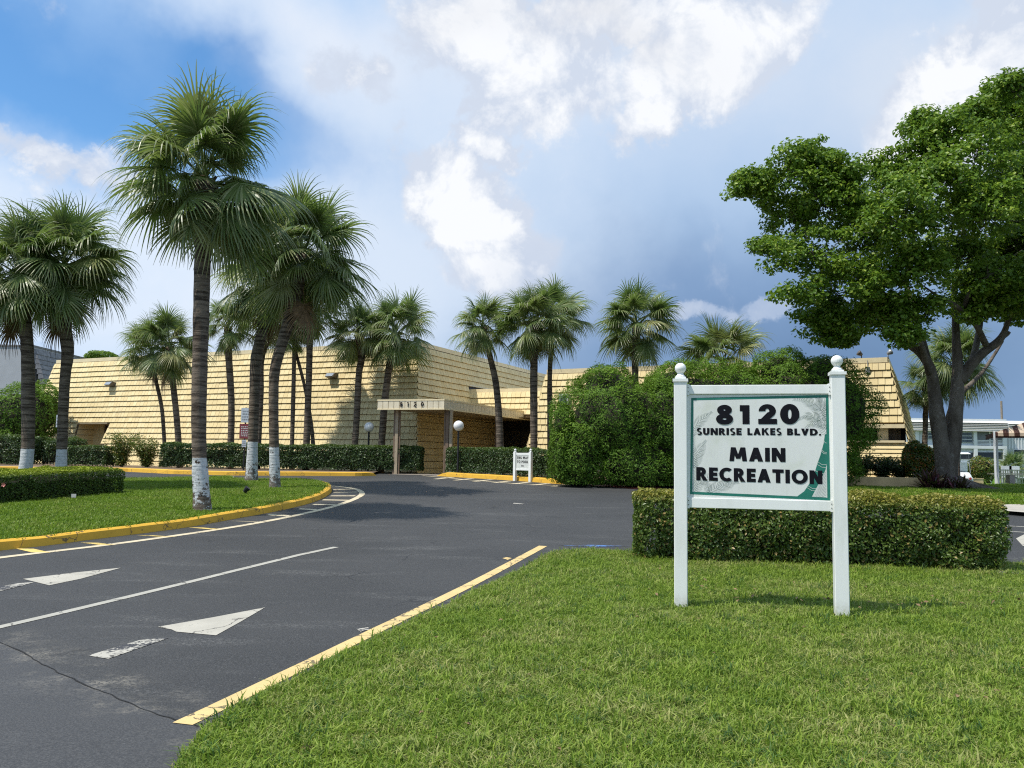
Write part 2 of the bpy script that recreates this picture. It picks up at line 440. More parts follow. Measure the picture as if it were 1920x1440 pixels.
def mat_frond():
    m, nt = newmat('palm_frond'); n = NT(nt); P = n.pos()
    r = n.nd('ShaderNodeObjectInfo').outputs['Random']
    f = n.nd('ShaderNodeAttribute', attribute_name='rnd').outputs['Fac']
    tip = n.nd('ShaderNodeAttribute', attribute_name='tip').outputs['Fac']
    c = n.mix(n.m('ADD', n.m('MULTIPLY', r, .55), n.m('MULTIPLY', f, .45)), (.085, .140, .040), (.210, .265, .085))
    c = n.mix(n.ss(n.m('FRACT', n.m('MULTIPLY', f, 5.3)), .72, .95, 0, .8), c, (.36, .38, .17))  # random pale leaflets imitate sunlit strands through colour
    c = n.mix(n.ss(r, .80, 1.0, 0, .55), c, (.34, .30, .12))
    c = n.mix(n.m('MULTIPLY', n.ss(tip, .62, 1.0), n.ss(f, .3, 1, .15, .85)), c, (.25, .215, .12))
    n.out(c, .40, spec=.55, trans=.36, transcol=n.mix(.5, c, (.20, .32, .04))); return m
def mat_trunk():
    m, nt = newmat('palm_trunk'); n = NT(nt)
    P = n.pos(False)
    sp = n.nd('ShaderNodeSeparateXYZ'); n.L.new(P, sp.inputs[0])
    rings = n.noise(P, 1.0, 5, .65, (1.5, 1.5, 16))
    b = n.noise(P, 14, 6, .7); s2 = n.noise(P, 34, 3, .7)
    c = n.mix(n.ss(rings, .38, .62), (.044, .032, .022), (.185, .145, .108))
    c = n.mix(n.ss(b, .52, .72, 0, .5), c, (.20, .185, .155))
    c = n.mix(n.ss(s2, .62, .74, 0, .5), c, (.26, .25, .22))
    wl = n.nd('ShaderNodeAttribute', attribute_type='OBJECT', attribute_name='paint_height').outputs['Fac']
    d = n.m('SUBTRACT', n.m('ADD', wl, n.m('MULTIPLY', n.m('SUBTRACT', b, .5), .05)), sp.outputs[2])
    pm = n.ss(d, 0.0, .02)
    fl = n.ss(n.m('ADD', n.m('MULTIPLY', n.noise(P, 9, 7, .72), 1.0), n.m('MULTIPLY', n.ss(sp.outputs[2], .9, 0.0), .20)), .58, .63)
    flon = n.nd('ShaderNodeAttribute', attribute_type='OBJECT', attribute_name='flake').outputs['Fac']
    pm = n.m('MULTIPLY', pm, n.m('SUBTRACT', 1.0, n.m('MULTIPLY', fl, flon)))
    c = n.mix(pm, c, n.mix(n.ss(b, .3, .7), (.44, .46, .46), (.62, .63, .62)))
    n.out(c, .85, n.bump(n.m('ADD', rings, n.m('MULTIPLY', b, .6)), .8, .03), spec=.2); return m
def mat_bark():
    m, nt = newmat('bark'); n = NT(nt); P = n.pos()
    a = n.noise(P, 2.2, 6, .65, (1, 1, .5)); b = n.noise(P, 16, 6, .7, (1, 1, .5))
    c = n.mix(n.ss(a, .3, .7), (.070, .055, .042), (.17, .145, .12))
    c = n.mix(n.ss(n.noise(P, 6, 5, .7), .58, .68, 0, .6), c, (.30, .29, .26))
    n.out(c, .9, n.bump(n.m('ADD', a, b), .9, .04), spec=.15); return m
def mat_vinyl():
    m, nt = newmat('white_vinyl'); n = NT(nt); P = n.pos()
    a = n.noise(P, 2.0, 6, .65, (4, 4, .8)); sp = n.nd('ShaderNodeSeparateXYZ'); n.L.new(P, sp.inputs[0])
    c = n.mix(n.ss(a, .45, .75, 0, .5), (.80, .81, .78), (.64, .66, .60))
    low = n.m('MULTIPLY', n.ss(sp.outputs[2], .28, .06), n.ss(n.noise(P, 18, 5, .7), .3, .7))
    c = n.mix(low, c, (.42, .40, .30))
    n.out(c, .38, n.bump(n.noise(P, 30, 3), .05, .003), spec=.4); return m
def mat_board():
    m, nt = newmat('weathered_board'); n = NT(nt); P = n.pos()
    a = n.noise(P, 5.0, 6, .7, (1, 1, .16)); b = n.noise(P, 3.0, 5, .6); d = n.noise(P, 45, 4, .7)
    c = n.mix(n.ss(a, .42, .72, 0, .7), (.72, .73, .70), (.60, .62, .56))
    c = n.mix(n.ss(b, .52, .75, 0, .5), c, (.57, .60, .48))
    c = n.mix(n.ss(d, .55, .75, 0, .25), c, (.52, .53, .48))
    n.out(c, .5, spec=.3); return m

M = {}
M['wall'] = mat_paint_wall()
M['asphalt'] = mat_asphalt()
M['yellow_kerb'] = mat_marking('yellow_kerb_paint', (.74, .42, .045), .12, (.40, .33, .22))
M['kerb'] = mat_marking('kerb_concrete', (.45, .43, .38), .25, (.30, .28, .25))
M['yellow_line'] = mat_marking('yellow_line_paint', (.68, .50, .22), .45)
M['yellow_hatch'] = mat_marking('yellow_hatch_paint', (.74, .54, .16), .3)
M['cream_hatch'] = mat_marking('cream_hatch_paint', (.66, .56, .38), .5)
M['white_line'] = mat_marking('white_line_paint', (.43, .41, .35), .65)
M['white_arrow'] = mat_marking('white_arrow_paint', (.46, .43, .36), .5)
M['white_worn'] = mat_marking('worn_white_paint', (.50, .47, .40), 1.25)
M['red_paint'] = mat_marking('red_kerb_paint', (.30, .085, .07), .4)
M['blue_paint'] = mat_marking('blue_spray_paint', (.10, .22, .50), 1.2)
M['lawn'] = mat_lawn()
M['blade'] = mat_blade('grass_blade', (.135, .225, .020), (.330, .435, .060), (.52, .48, .20), 1.5)
M['straw'] = mat_blade('straw_blade', (.26, .26, .09), (.42, .38, .17), (.34, .30, .13), .5)
M['blade2'] = mat_blade('island_grass_blade', (.110, .205, .014), (.235, .345, .030), (.36, .36, .10), .3)
M['blade_dark'] = mat_blade('coarse_grass_blade', (.045, .110, .020), (.10, .19, .04), (.18, .22, .08), .1)
M['frond'] = mat_frond()
M['trunk'] = mat_trunk()
M['boot'] = simple('palm_boot_fibre', (.085, .055, .032), .9, .4, 12, .8)
M['dead'] = simple('dead_frond', (.22, .14, .075), .85, .3, 8, .2)
M['bark'] = mat_bark()
M['vinyl'] = mat_vinyl()
M['board'] = mat_board()
M['sign_green'] = simple('sign_green', (.018, .170, .125), .45, .15, 9)
M['sign_print'] = simple('sign_print_green', (.012, .075, .06), .5, .2, 9)
M['sign_white'] = simple('sign_print_white', (.62, .64, .60), .5, .06, 9)
M['black'] = simple('black_lettering', (.006, .006, .010), .7, .2, 9, spec=.15)
M['dark'] = simple('dark_interior', (.012, .011, .010), .6, .3, 3)  # near-black colour carries the shade inside recess, entrance and louvre
M['door'] = simple('dark_door', (.030, .016, .012), .4, .3, 5)
M['glass_dark'] = simple('dark_window_glass', (.020, .024, .028), .12, .2, 2, spec=.6)
M['cap'] = simple('cream_parapet', (.78, .66, .42), .65, .08, 3, .05)
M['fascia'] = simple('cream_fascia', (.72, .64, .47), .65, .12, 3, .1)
M['fascia_gap'] = simple('fascia_recess', (.30, .25, .16), .7, .1, 3)
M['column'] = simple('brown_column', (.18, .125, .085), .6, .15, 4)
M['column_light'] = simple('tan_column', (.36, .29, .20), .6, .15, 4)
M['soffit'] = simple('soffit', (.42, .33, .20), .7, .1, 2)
M['concrete'] = simple('concrete', (.42, .385, .33), .85, .15, 3, .3)
M['paving'] = simple('paving', (.30, .26, .22), .85, .15, 4, .3)
M['mulch'] = simple('mulch', (.19, .135, .085), .95, .5, 22, 1.0, bscale=50)
M['gravel'] = simple('pale_gravel', (.36, .32, .27), .9, .45, 45, 1.0, bscale=60)
M['planter'] = simple('tan_planter_paint', (.52, .37, .19), .8, .15, 2.5, .15)
M['metal_dark'] = simple('black_metal', (.018, .018, .020), .4, .2, 5)
M['metal_grey'] = simple('grey_metal', (.30, .31, .32), .4, .2, 8, metal=.3)
M['bronze'] = simple('bronze_fixture', (.085, .07, .055), .45, .2, 8)
M['lens'] = simple('fixture_lens', (.30, .33, .36), .15, .2, 8, spec=.7)
M['globe'] = simple('opal_globe', (.80, .80, .79), .22, .02, 3, spec=.5)
M['sign_face'] = simple('white_sign_face', (.55, .60, .63), .4, .1, 9)
M['maroon'] = simple('maroon_sign_face', (.22, .045, .055), .45, .15, 9)
M['grey_wall'] = simple('grey_stucco', (.44, .45, .46), .85, .05, 1.5, .1)
M['white_wall'] = simple('white_stucco', (.60, .64, .66), .8, .06, 1.0, .1)
M['white_wall2'] = simple('pale_stucco', (.52, .55, .56), .8, .06, 1.0, .1)
M['white_trim'] = simple('white_trim', (.72, .74, .74), .6, .05, 1.0)
M['white_tile'] = simple('white_roof_tile', (.62, .60, .55), .7, .1, 3)
M['grey_tile'] = simple('grey_roof_tile', (.20, .20, .21), .7, .3, 4, .2)
M['glass'] = simple('grey_window_glass', (.10, .125, .145), .15, .25, .8, spec=.6)
M['screen'] = simple('balcony_screen', (.17, .185, .20), .6, .12, 2)
M['wood'] = simple('weathered_wood', (.24, .20, .15), .85, .25, 6, .3)
M['cream_metal'] = simple('cream_rail', (.66, .63, .42), .5, .1, 3)
M['deck'] = simple('green_pool_deck', (.20, .40, .33), .7, .12, 2)
M['lime'] = simple('lime_screen', (.34, .48, .06), .6, .15, 3)
M['brown_canvas'] = simple('brown_canvas', (.065, .026, .017), .9, .2, 6)
M['cream_canvas'] = simple('cream_canvas', (.52, .41, .30), .9, .12, 6)
M['cart'] = simple('white_cart_body', (.74, .75, .75), .22, .03, 2, coat=.5)
M['rubber'] = simple('rubber', (.015, .015, .015), .8, .2, 8)
M['red_lens'] = simple('red_lens', (.35, .012, .012), .25, .1, 5)
M['pink'] = simple('pink_flower', (.72, .27, .22), .6, .1, 20)
M['tagm'] = simple('plant_tag', (.55, .53, .50), .6, .1, 20)
M['leaf_tree'] = mat_leaf('tree_leaf', (.060, .135, .012), (.195, .320, .028), (.32, .42, .05), .16, .40, .42, .35)
M['leaf_bush'] = mat_leaf('bush_needle', (.036, .098, .010), (.125, .225, .020), None, 0, .26, .55, .2, topcol=(.17, .29, .022))
M['leaf_hedge'] = mat_leaf('hedge_leaf', (.040, .090, .016), (.155, .215, .040), (.34, .24, .08), .09, .30, .36, .35, topcol=(.33, .29, .055))
M['leaf_ixora'] = mat_leaf('clipped_hedge_leaf', (.030, .065, .010), (.085, .135, .018), None, 0, .25, .5, .3, topcol=(.34, .40, .020))
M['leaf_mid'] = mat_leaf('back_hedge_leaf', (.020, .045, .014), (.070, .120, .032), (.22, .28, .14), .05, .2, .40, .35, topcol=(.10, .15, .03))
M['leaf_shrub'] = mat_leaf('yellow_shrub_leaf', (.06, .10, .015), (.17, .21, .025), (.32, .22, .05), .15, .3, .4, .4)
M['leaf_croton'] = mat_leaf('croton_leaf', (.05, .10, .015), (.15, .20, .03), (.40, .15, .03), .22, .3, .35, .5)
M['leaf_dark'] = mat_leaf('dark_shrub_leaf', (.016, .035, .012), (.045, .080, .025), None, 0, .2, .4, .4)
M['leaf_purple'] = mat_leaf('purple_leaf', (.025, .010, .016), (.090, .018, .035), (.20, .05, .08), .12, .2, .35, .5)
M['core'] = simple('shaded_core_stems', (.030, .027, .016), .95, .4, 9, .6)  # dark tone stands for shade inside the foliage; hedge stems share it
M['twig'] = simple('twig_bark', (.085, .062, .045), .9, .3, 9, .3)

# ------------------------------------------------------------------ terrain and flat pieces
def inside(poly, x, y):
    r = False; n = len(poly); j = n - 1
    for i in range(n):
        xi, yi = poly[i]; xj, yj = poly[j]
        if (yi > y) != (yj > y) and x < (xj - xi) * (y - yi) / (yj - yi) + xi: r = not r
        j = i
    return r
def densify(pts, step):
    out = []
    n = len(pts)
    for i in range(n):
        a, b = pts[i], pts[(i + 1) % n]; L_ = math.hypot(b[0] - a[0], b[1] - a[1]); k = max(1, int(L_ / step))
        for j in range(k): t = j / k; out.append((a[0] + (b[0] - a[0]) * t, a[1] + (b[1] - a[1]) * t))
    return out
def drape_mesh(name, poly, lift, step=.6, wob=0.0):
    poly = densify(poly, step)
    vs = [Vector(p) for p in poly]; n = len(vs)
    edges = [(i, (i + 1) % n) for i in range(n)]
    xs = [p[0] for p in poly]; ys = [p[1] for p in poly]
    x = min(xs) + step * .5
    while x < max(xs):
        y = min(ys) + step * .5
        while y < max(ys):
            if inside(poly, x, y): vs.append(Vector((x, y)))
            y += step
        x += step
    r = geometry.delaunay_2d_cdt(vs, edges, [], 1, 1e-5)
    V, F = r[0], r[2]
    me = bpy.data.meshes.new(name)
    fs = []
    for f in F:
        cx = sum(V[i].x for i in f) / 3; cy = sum(V[i].y for i in f) / 3
        if not inside(poly, cx, cy): continue
        a, b, c_ = (V[i] for i in f)
        if (b.x - a.x) * (c_.y - a.y) - (b.y - a.y) * (c_.x - a.x) < 0: f = f[::-1]
        fs.append(tuple(f))
    me.from_pydata([(v.x, v.y, gz(v.x, v.y) + lift + (wob * (noise.noise(Vector((v.x * .6, v.y * .6, 0)))) if wob else 0)) for v in V], [], fs)
    me.update(); return me
def drape(name, pxs, lift, mat, step=.6, kind='structure', xy=None, wob=0.0):
    poly = xy or [tuple(G(*p).xy) for p in pxs]
    o = link(name, drape_mesh(name, poly, lift, step, wob), mat)
    if kind: o['kind'] = kind
    return o

def grid(name, x0, x1, y0, y1, step, lift, mat):
    nx = int((x1 - x0) / step) + 1; ny = int((y1 - y0) / step) + 1
    vs = []; fs = []
    for j in range(ny):
        for i in range(nx):
            x = x0 + i * step; y = y0 + j * step; vs.append((x, y, gz(x, y) + lift))
    for j in range(ny - 1):
        for i in range(nx - 1):
            a = j * nx + i; fs.append((a, a + 1, a + nx + 1, a + nx))
    me = bpy.data.meshes.new(name); me.from_pydata(vs, [], fs); o = link(name, me, mat, smooth=True); o['kind'] = 'structure'; return o
grid('road', -60, 60, -12, 62, .5, 0.0, M['asphalt'])
def far_ground():
    g = MB(); ys = [-1500, -60, -11, 20, 40, 61, 80, 100, 130, 200, 600, 4000]; xs = [-3000, -600, -200, -90, -59, 0, 59, 90, 200, 600, 3000]
    vs = [(x, y, (gz(x, y) - .12) if (abs(x) > 70 or y > 70 or y < -20) else -1.5) for y in ys for x in xs]; n = len(xs)
    g.add(vs, [(j * n + i, j * n + i + 1, (j + 1) * n + i + 1, (j + 1) * n + i) for j in range(len(ys) - 1) for i in range(n - 1)])
    o = g.build('ground', M['lawn']); o['kind'] = 'structure'
far_ground()

def path_offset(P, d, closed=False):
    out = []
    n = len(P)
    for i in range(n):
        a = P[i - 1] if (i > 0 or closed) else P[i]; b = P[(i + 1) % n] if (i < n - 1 or closed) else P[i]
        t = Vector((b[0] - a[0], b[1] - a[1])); t.normalize()
        out.append((P[i][0] - t.y * d, P[i][1] + t.x * d))
    return out
def smooth_path(P, it=2, closed=False):
    for _ in range(it):
        Q = []
        n = len(P)
        for i in range(n if closed else n - 1):
            a, b = P[i], P[(i + 1) % n]
            Q += [(a[0] * .75 + b[0] * .25, a[1] * .75 + b[1] * .25), (a[0] * .25 + b[0] * .75, a[1] * .25 + b[1] * .75)]
        if not closed: Q = [P[0]] + Q + [P[-1]]
        P = Q
    return P
def resample(P, step):
    out = [P[0]]; acc = 0
    for i in range(len(P) - 1):
        a, b = P[i], P[i + 1]; L_ = math.hypot(b[0] - a[0], b[1] - a[1])
        if L_ < 1e-6: continue
        while acc + L_ >= step:
            t = (step - acc) / L_; a = (a[0] + (b[0] - a[0]) * t, a[1] + (b[1] - a[1]) * t); out.append(a)
            L_ = math.hypot(b[0] - a[0], b[1] - a[1]); acc = 0
        acc += L_
    out.append(P[-1]); return out
def kerb(name, P, side, mat, w=.17, h=.14, taper=True):
    """P: outer bottom edge (xy); side +1: body lies to the left of the path"""
    P = resample(P, .3); o1 = path_offset(P, side * .03); o2 = path_offset(P, side * (w - .02)); o3 = path_offset(P, side * w)
    g = MB(); n = len(P); rows = []
    for i in range(n):
        k = 1.0
        if taper: k = min(1, i * .3 / .45 + .05, (n - 1 - i) * .3 / .45 + .05)
        hh = h * k + .010 * noise.noise(Vector((P[i][0], P[i][1], 1)))
        j = .008 * noise.noise(Vector((P[i][0] * 2, P[i][1] * 2, 5)))
        z = gz(*P[i])
        rows.append([(P[i][0], P[i][1], z - .03), (o1[i][0] + j, o1[i][1] + j, z + hh * .82), (o1[i][0] * .6 + o2[i][0] * .4, o1[i][1] * .6 + o2[i][1] * .4, z + hh), (o2[i][0], o2[i][1], z + hh), (o3[i][0], o3[i][1], z - .03)])
    vs = [v for r in rows for v in r]; fs = []
    for i in range(n - 1):
        for j in range(4):
            a = i * 5 + j; q = (a, a + 5, a + 6, a + 1); fs.append(q if side < 0 else q[::-1])
    fs.append((0, 1, 2, 3, 4)); fs.append(tuple((n - 1) * 5 + j for j in (4, 3, 2, 1, 0)))
    g.add(vs, fs); o = g.build(name, mat); o['kind'] = 'structure'
    for p in o.data.polygons: p.use_smooth = False
    return o
def ribbon(name, P, w, lift, mat, step=.3):
    P = resample(P, step); a = path_offset(P, w / 2); b = path_offset(P, -w / 2)
    g = MB(); n = len(P)
    ja = [.006 * noise.noise(Vector((p[0] * 3, p[1] * 3, 2))) for p in P]
    vs = [(x + ja[i], y + ja[i], gz(x, y) + lift) for i, (x, y) in enumerate(a)] + [(x + ja[i], y - ja[i], gz(x, y) + lift) for i, (x, y) in enumerate(b)]
    g.add(vs, [(i, n + i, n + i + 1, i + 1) for i in range(n - 1)])
    o = g.build(name, mat); o['kind'] = 'structure'; return o
def gp(l): return [tuple(G(*p).xy) for p in l]

# --- traffic island
front = [(-260, 1066), (-120, 1048), (0, 1032), (84, 1024), (169, 1012), (262, 1001), (360, 988), (450, 971), (515, 960), (584, 944), (612, 932), (625, 921), (617, 912), (584, 907), (529, 905.6), (492, 907)]
back = [(447, 905), (441, 901), (428, 900), (387, 901.5), (320, 903), (237, 905), (60, 908), (-260, 914)]
fxy = smooth_path(gp(front), 2); bxy = smooth_path(gp(back), 1)
kerb('island_kerb', fxy, 1, M['yellow_kerb'])
kerb('island_kerb', bxy, 1, M['kerb'])
isl_poly = path_offset(resample(fxy, .5), .15) + path_offset(resample(bxy, .5), .15)
isl = drape('island_lawn', None, .10, M['lawn'], .5, xy=isl_poly, wob=.02)

# yellow edge line round the island and its hatch bars
outer = [(-260, 1080), (0, 1045.5), (90, 1035), (210, 1021), (326, 1005), (416, 992), (499, 978), (577, 962), (637, 947), (672, 933), (681, 925), (672, 918), (652, 914), (619, 911), (585, 909.5)]
ribbon('island_edge_line', smooth_path(gp(outer), 2), .15, .004, M['cream_hatch'])
hat = [((125, 505), (208, 524)), ((450, 475), (540, 486)), ((728, 438), (850, 445)), ((985, 399), (1085, 408)), ((1180, 366), (1310, 371)), ((1345, 334), (1450, 340)),
       ((1500, 305), (1585, 309)), ((1572, 283), (1680, 285)), ((1620, 260), (1745, 262)), ((1660, 240), (1780, 240)), ((1675, 222), (1795, 221)), ((1672, 208), (1775, 206))]
for i, (a, b) in enumerate(hat):
    pa = Vector(gp([(a[0] * .375, 840 + a[1] * .375)])[0]); pb = Vector(gp([(b[0] * .375, 840 + b[1] * .375)])[0])
    w = .26 if i < 4 else .20
    t = Vector((1, .0)) * w if i < 5 else Vector((0, 1)) * w * 1.15
    pa = pa - (pb - pa) * .05; pb = pb - (pb - pa) * .04
    drape('hatch_bar', None, .0045, M['yellow_hatch'] if i < 4 else M['cream_hatch'], .5, xy=[tuple(pa - t * .5), tuple(pa + t * .5), tuple(pb + t * .5), tuple(pb - t * .5)])
# mulch rings under the island palms
for (cx, cy, rx, ry) in ((470, 908, 50, 5), (516, 932, 36, 5), (385, 968, 26, 5)):
    c0 = G(cx, cy); 
    ring = [(c0.x + math.cos(t) * rx / FPX * c0.y * (1 + .15 * math.sin(3 * t + cx)), c0.y + math.sin(t) * .45 * (1 + .2 * math.cos(2 * t))) for t in [k * math.pi / 8 for k in range(16)]]
    drape('mulch_patch', None, .135, M['mulch'], .3, xy=ring)

# --- lines and arrows on the drive
P_ = gp([(335, 1358), (1018, 1024)]); a_, b_ = Vector(P_[0]), Vector(P_[1])
ribbon('edge_line', [tuple(a_ + Vector((.02, 0))), tuple(a_.lerp(b_, .3)), tuple(a_.lerp(b_, .55) + Vector((.02, 0))), tuple(b_)], .13, .004, M['yellow_line'])
ribbon('centre_line', gp([(-260, 1238), (0, 1176), (150, 1141), (300, 1105), (450, 1068), (560, 1041), (630, 1026)]), .10, .004, M['white_line'])
drape('lane_arrow', [(43, 1086), (140, 1074), (227, 1065), (150, 1086), (92, 1098), (76, 1094)], .004, M['white_arrow'])
drape('lane_arrow', [(296, 1176), (400, 1158), (497, 1139.5), (450, 1167), (405, 1192), (330, 1185), (322, 1181)], .004, M['white_arrow'])
drape('worn_dash', [(-30, 1106), (35, 1094), (64, 1092), (40, 1099), (-20, 1114)], .004, M['white_worn'])
drape('worn_dash', [(165, 1230), (262, 1201), (318, 1196), (290, 1206), (203, 1236)], .004, M['white_worn'])
drape('worn_patch', [(668, 1180), (690, 1177), (695, 1181), (676, 1185)], .004, M['white_worn'])
drape('paint_spot', [(942, 1047), (950, 1045), (960, 1047), (952, 1050)], .004, M['yellow_line'])
drape('worn_dash', [(963, 943), (983, 944.5), (982, 946), (962, 944.6)], .004, M['white_worn'])
drape('spray_mark', [(1045, 1023), (1110, 1022), (1180, 1024), (1110, 1025.5)], .004, M['blue_paint'])
# transverse crack: a rough dark seam
crk = [(-60, 1180), (0, 1204), (40, 1222), (75, 1243), (115, 1263), (160, 1285), (215, 1306), (270, 1331), (320, 1348), (372, 1362)]
cp = gp(crk); cpp = []
for p in resample(cp, .05): cpp.append((p[0] + .012 * noise.noise(Vector((p[0] * 9, p[1] * 9, 0))), p[1] + .02 * noise.noise(Vector((p[0] * 9, p[1] * 9, 7)))))
M['crack'] = simple('crack_tar', (.014, .014, .014), .9, .3, 20)
ribbon('pavement_crack', cpp, .011, .0035, M['crack'], .05)

# --- kerb and hatching by the entrance
k1 = gp([(-150, 882), (25, 882.5), (237, 884.5), (320, 888.7), (430, 891.5), (527, 892), (672, 892.8), (706, 892)])
kerb('kerb', k1, 1, M['yellow_kerb'], w=.28, h=.15)
k2 = gp([(818, 892.5), (860, 895), (960, 901), (1067, 909), (1077, 907.5)])
kerb('kerb', k2, 1, M['yellow_kerb'], w=.28, h=.16)
for i in range(7):
    t = i / 6; x = 850 + t * 215; y = 895 + t * 13.5
    pa = Vector(gp([(x, y)])[0]); pb = Vector(gp([(x - 34 + 6 * t, y + 3.5)])[0])
    w = Vector((.10, 0)); drape('hatch_bar', None, .0045, M['cream_hatch'], .5, xy=[tuple(pa - w), tuple(pa + w), tuple(pb + w), tuple(pb - w)])
ribbon('hatch_edge_line', gp([(792, 892), (880, 900), (960, 906.5), (1040, 910.5)]), .12, .004, M['cream_hatch'])
ribbon('stall_line', gp([(1072, 908), (1118, 915.5)]), .12, .004, M['white_line'])
drape('red_strip', [(1080, 908), (1100, 905.5), (1190, 910), (1240, 911), (1240, 917), (1190, 917)], .004, M['red_paint'])
drape('entrance_paving', [(735, 889.5), (800, 891), (830, 893), (850, 888), (842, 884), (745, 884)], .006, M['paving'])
# beds behind the kerbs (soil strip up to the walls)
drape('planting_bed', None, .09, M['mulch'], 1.0, xy=path_offset(resample(k1, 1), .26) + [(-1.0 - 4.6, 38), (-14, 43), (-24, 47.5), (-34, 50)])
drape('planting_bed', None, .09, M['mulch'], 1.0, xy=path_offset(resample(k2, 1), .26) + [(3.5, 28.5), (16, 26.9), (16, 40.5), (2, 47.5), (1.2, 46), (-.8, 40.5), (-1.6, 38)])
# lawns
lawn_px = [(335, 1520), (345, 1440), (372, 1392), (405, 1362), (470, 1327), (560, 1280), (680, 1218), (800, 1158), (900, 1112), (980, 1073), (1020, 1049), (1045, 1039), (1100, 1036), (1192, 1040), (1300, 1036), (1600, 1046), (1895, 1062), (2300, 1076), (2700, 1100)]
lp = gp(lawn_px) + [(12, 3), (12, -2), (-1.3, -2)]
jit = []
for i, p in enumerate(densify(lp, .18)):
    jit.append((p[0] + .035 * noise.noise(Vector((p[0] * 4, p[1] * 4, 3))), p[1] + .05 * noise.noise(Vector((p[0] * 4, p[1] * 4, 9)))))
lawn = link('front_lawn', drape_mesh('front_lawn', jit, .010, .4, .012), M['lawn']); lawn['kind'] = 'structure'
drape('gravel_bed', [(1870, 1064), (1960, 1062), (2150, 1075), (2150, 1092), (1960, 1086), (1872, 1080)], .045, M['gravel'], .4)
tl = gp([(1235, 914), (1500, 922), (1700, 940), (1884, 952), (2300, 972)]) + [(40, 30), (40, 36), (24.5, 33)] + gp([(1740, 915)]) + [(10, 31), (5, 30)]
tree_lawn = drape('tree_lawn', None, .08, M['lawn'], .8, xy=tl)
drape('walkway', [(1860, 956), (1884, 953), (1940, 951), (2300, 962), (2300, 985), (1940, 970), (1890, 966)], .095, M['concrete'], .6)
drape('pool_path', [(1806, 926), (1790, 912), (1812, 911.5), (1870, 927)], .095, M['concrete'], .6)
for a, b in (((1885, 986), (1960, 990)), ((1885, 996), (1960, 1001))): ribbon('stall_line', gp([a, b]), .08, .004, M['white_line'])
drape('lane_arrow', [(1905, 1010), (1925, 1000), (1960, 1003), (1950, 1022), (1918, 1024)], .004, M['white_arrow'])

# ------------------------------------------------------------------ grass blades (uncountable: stuff)
def tuft(name, mat, n=14, h=.06, w=.0045, spread=.05, lean=.6, seed=1):
    r = random.Random(seed); vs = []; fs = []; att = []
    for i in range(n):
        a = r.random() * 6.283; rr = spread * math.sqrt(r.random()); x, y = rr * math.cos(a), rr * math.sin(a)
        b = r.random() * 6.283; hh = h * (.45 + .75 * r.random()); ln = lean * (.2 + r.random()); ww = w * (.7 + .6 * r.random())
        dx, dy = math.cos(b), math.sin(b); px_, py_ = -dy * ww, dx * ww; k = len(vs)
        vs += [(x - px_, y - py_, -.01), (x + px_, y + py_, -.01),
               (x - px_ * .9 + dx * ln * hh * .3, y - py_ * .9 + dy * ln * hh * .3, hh * .6), (x + px_ * .9 + dx * ln * hh * .3, y + py_ * .9 + dy * ln * hh * .3, hh * .6),
               (x + dx * ln * hh * .95, y + dy * ln * hh * .95, hh * (1 - .25 * ln))]
        fs += [(k, k + 1, k + 3, k + 2), (k + 2, k + 3, k + 4)]; q = r.random(); att += [q, q]
    me = bpy.data.meshes.new(name); me.from_pydata(vs, [], fs); me.materials.append(mat)
    A = me.attributes.new('rnd', 'FLOAT', 'FACE'); A.data.foreach_set('value', att)
    return bpy.data.objects.new(name, me)
def scatter(name, surf, tufts, density, smin, smax, seed, mask=None):
    """geometry-nodes scatter of tufts over a copy of the lawn surface"""
    ng = bpy.data.node_groups.new(name + '_scatter', 'GeometryNodeTree')
    ng.interface.new_socket('Geometry', in_out='INPUT', socket_type='NodeSocketGeometry')
    ng.interface.new_socket('Geometry', in_out='OUTPUT', socket_type='NodeSocketGeometry')
    N = ng.nodes; L = ng.links
    gi = N.new('NodeGroupInput'); go = N.new('NodeGroupOutput')
    dp = N.new('GeometryNodeDistributePointsOnFaces'); dp.inputs['Density'].default_value = density; dp.inputs['Seed'].default_value = seed
    L.new(gi.outputs[0], dp.inputs['Mesh'])
    # bare and thin patches
    nz = N.new('ShaderNodeTexNoise'); nz.inputs['Scale'].default_value = 1.7; nz.inputs['Detail'].default_value = 4
    mr = N.new('ShaderNodeMapRange'); mr.inputs[1].default_value = .32; mr.inputs[2].default_value = .52; mr.inputs[3].default_value = density * .35; mr.inputs[4].default_value = density
    L.new(nz.outputs[0], mr.inputs[0]); L.new(mr.outputs[0], dp.inputs['Density'])
    jn = N.new('GeometryNodeJoinGeometry')
    for t in tufts:
        oi = N.new('GeometryNodeObjectInfo'); oi.inputs[0].default_value = t; oi.inputs['As Instance'].default_value = True
        L.new(oi.outputs['Geometry'], jn.inputs[0])
    ip = N.new('GeometryNodeInstanceOnPoints'); L.new(dp.outputs['Points'], ip.inputs['Points']); L.new(jn.outputs[0], ip.inputs['Instance'])
    ip.inputs['Pick Instance'].default_value = True
    rz = N.new('FunctionNodeRandomValue'); rz.data_type = 'FLOAT_VECTOR'; rz.inputs[0].default_value = (-.12, -.12, 0); rz.inputs[1].default_value = (.12, .12, 6.283)
    L.new(rz.outputs[0], ip.inputs['Rotation'])
    sc = N.new('FunctionNodeRandomValue'); sc.data_type = 'FLOAT'; sc.inputs[2].default_value = smin; sc.inputs[3].default_value = smax
    L.new(sc.outputs[1], ip.inputs['Scale'])
    L.new(ip.outputs[0], go.inputs[0])
    o = bpy.data.objects.new(name, surf); C.objects.link(o)
    md = o.modifiers.new('scatter', 'NODES'); md.node_group = ng
    return o
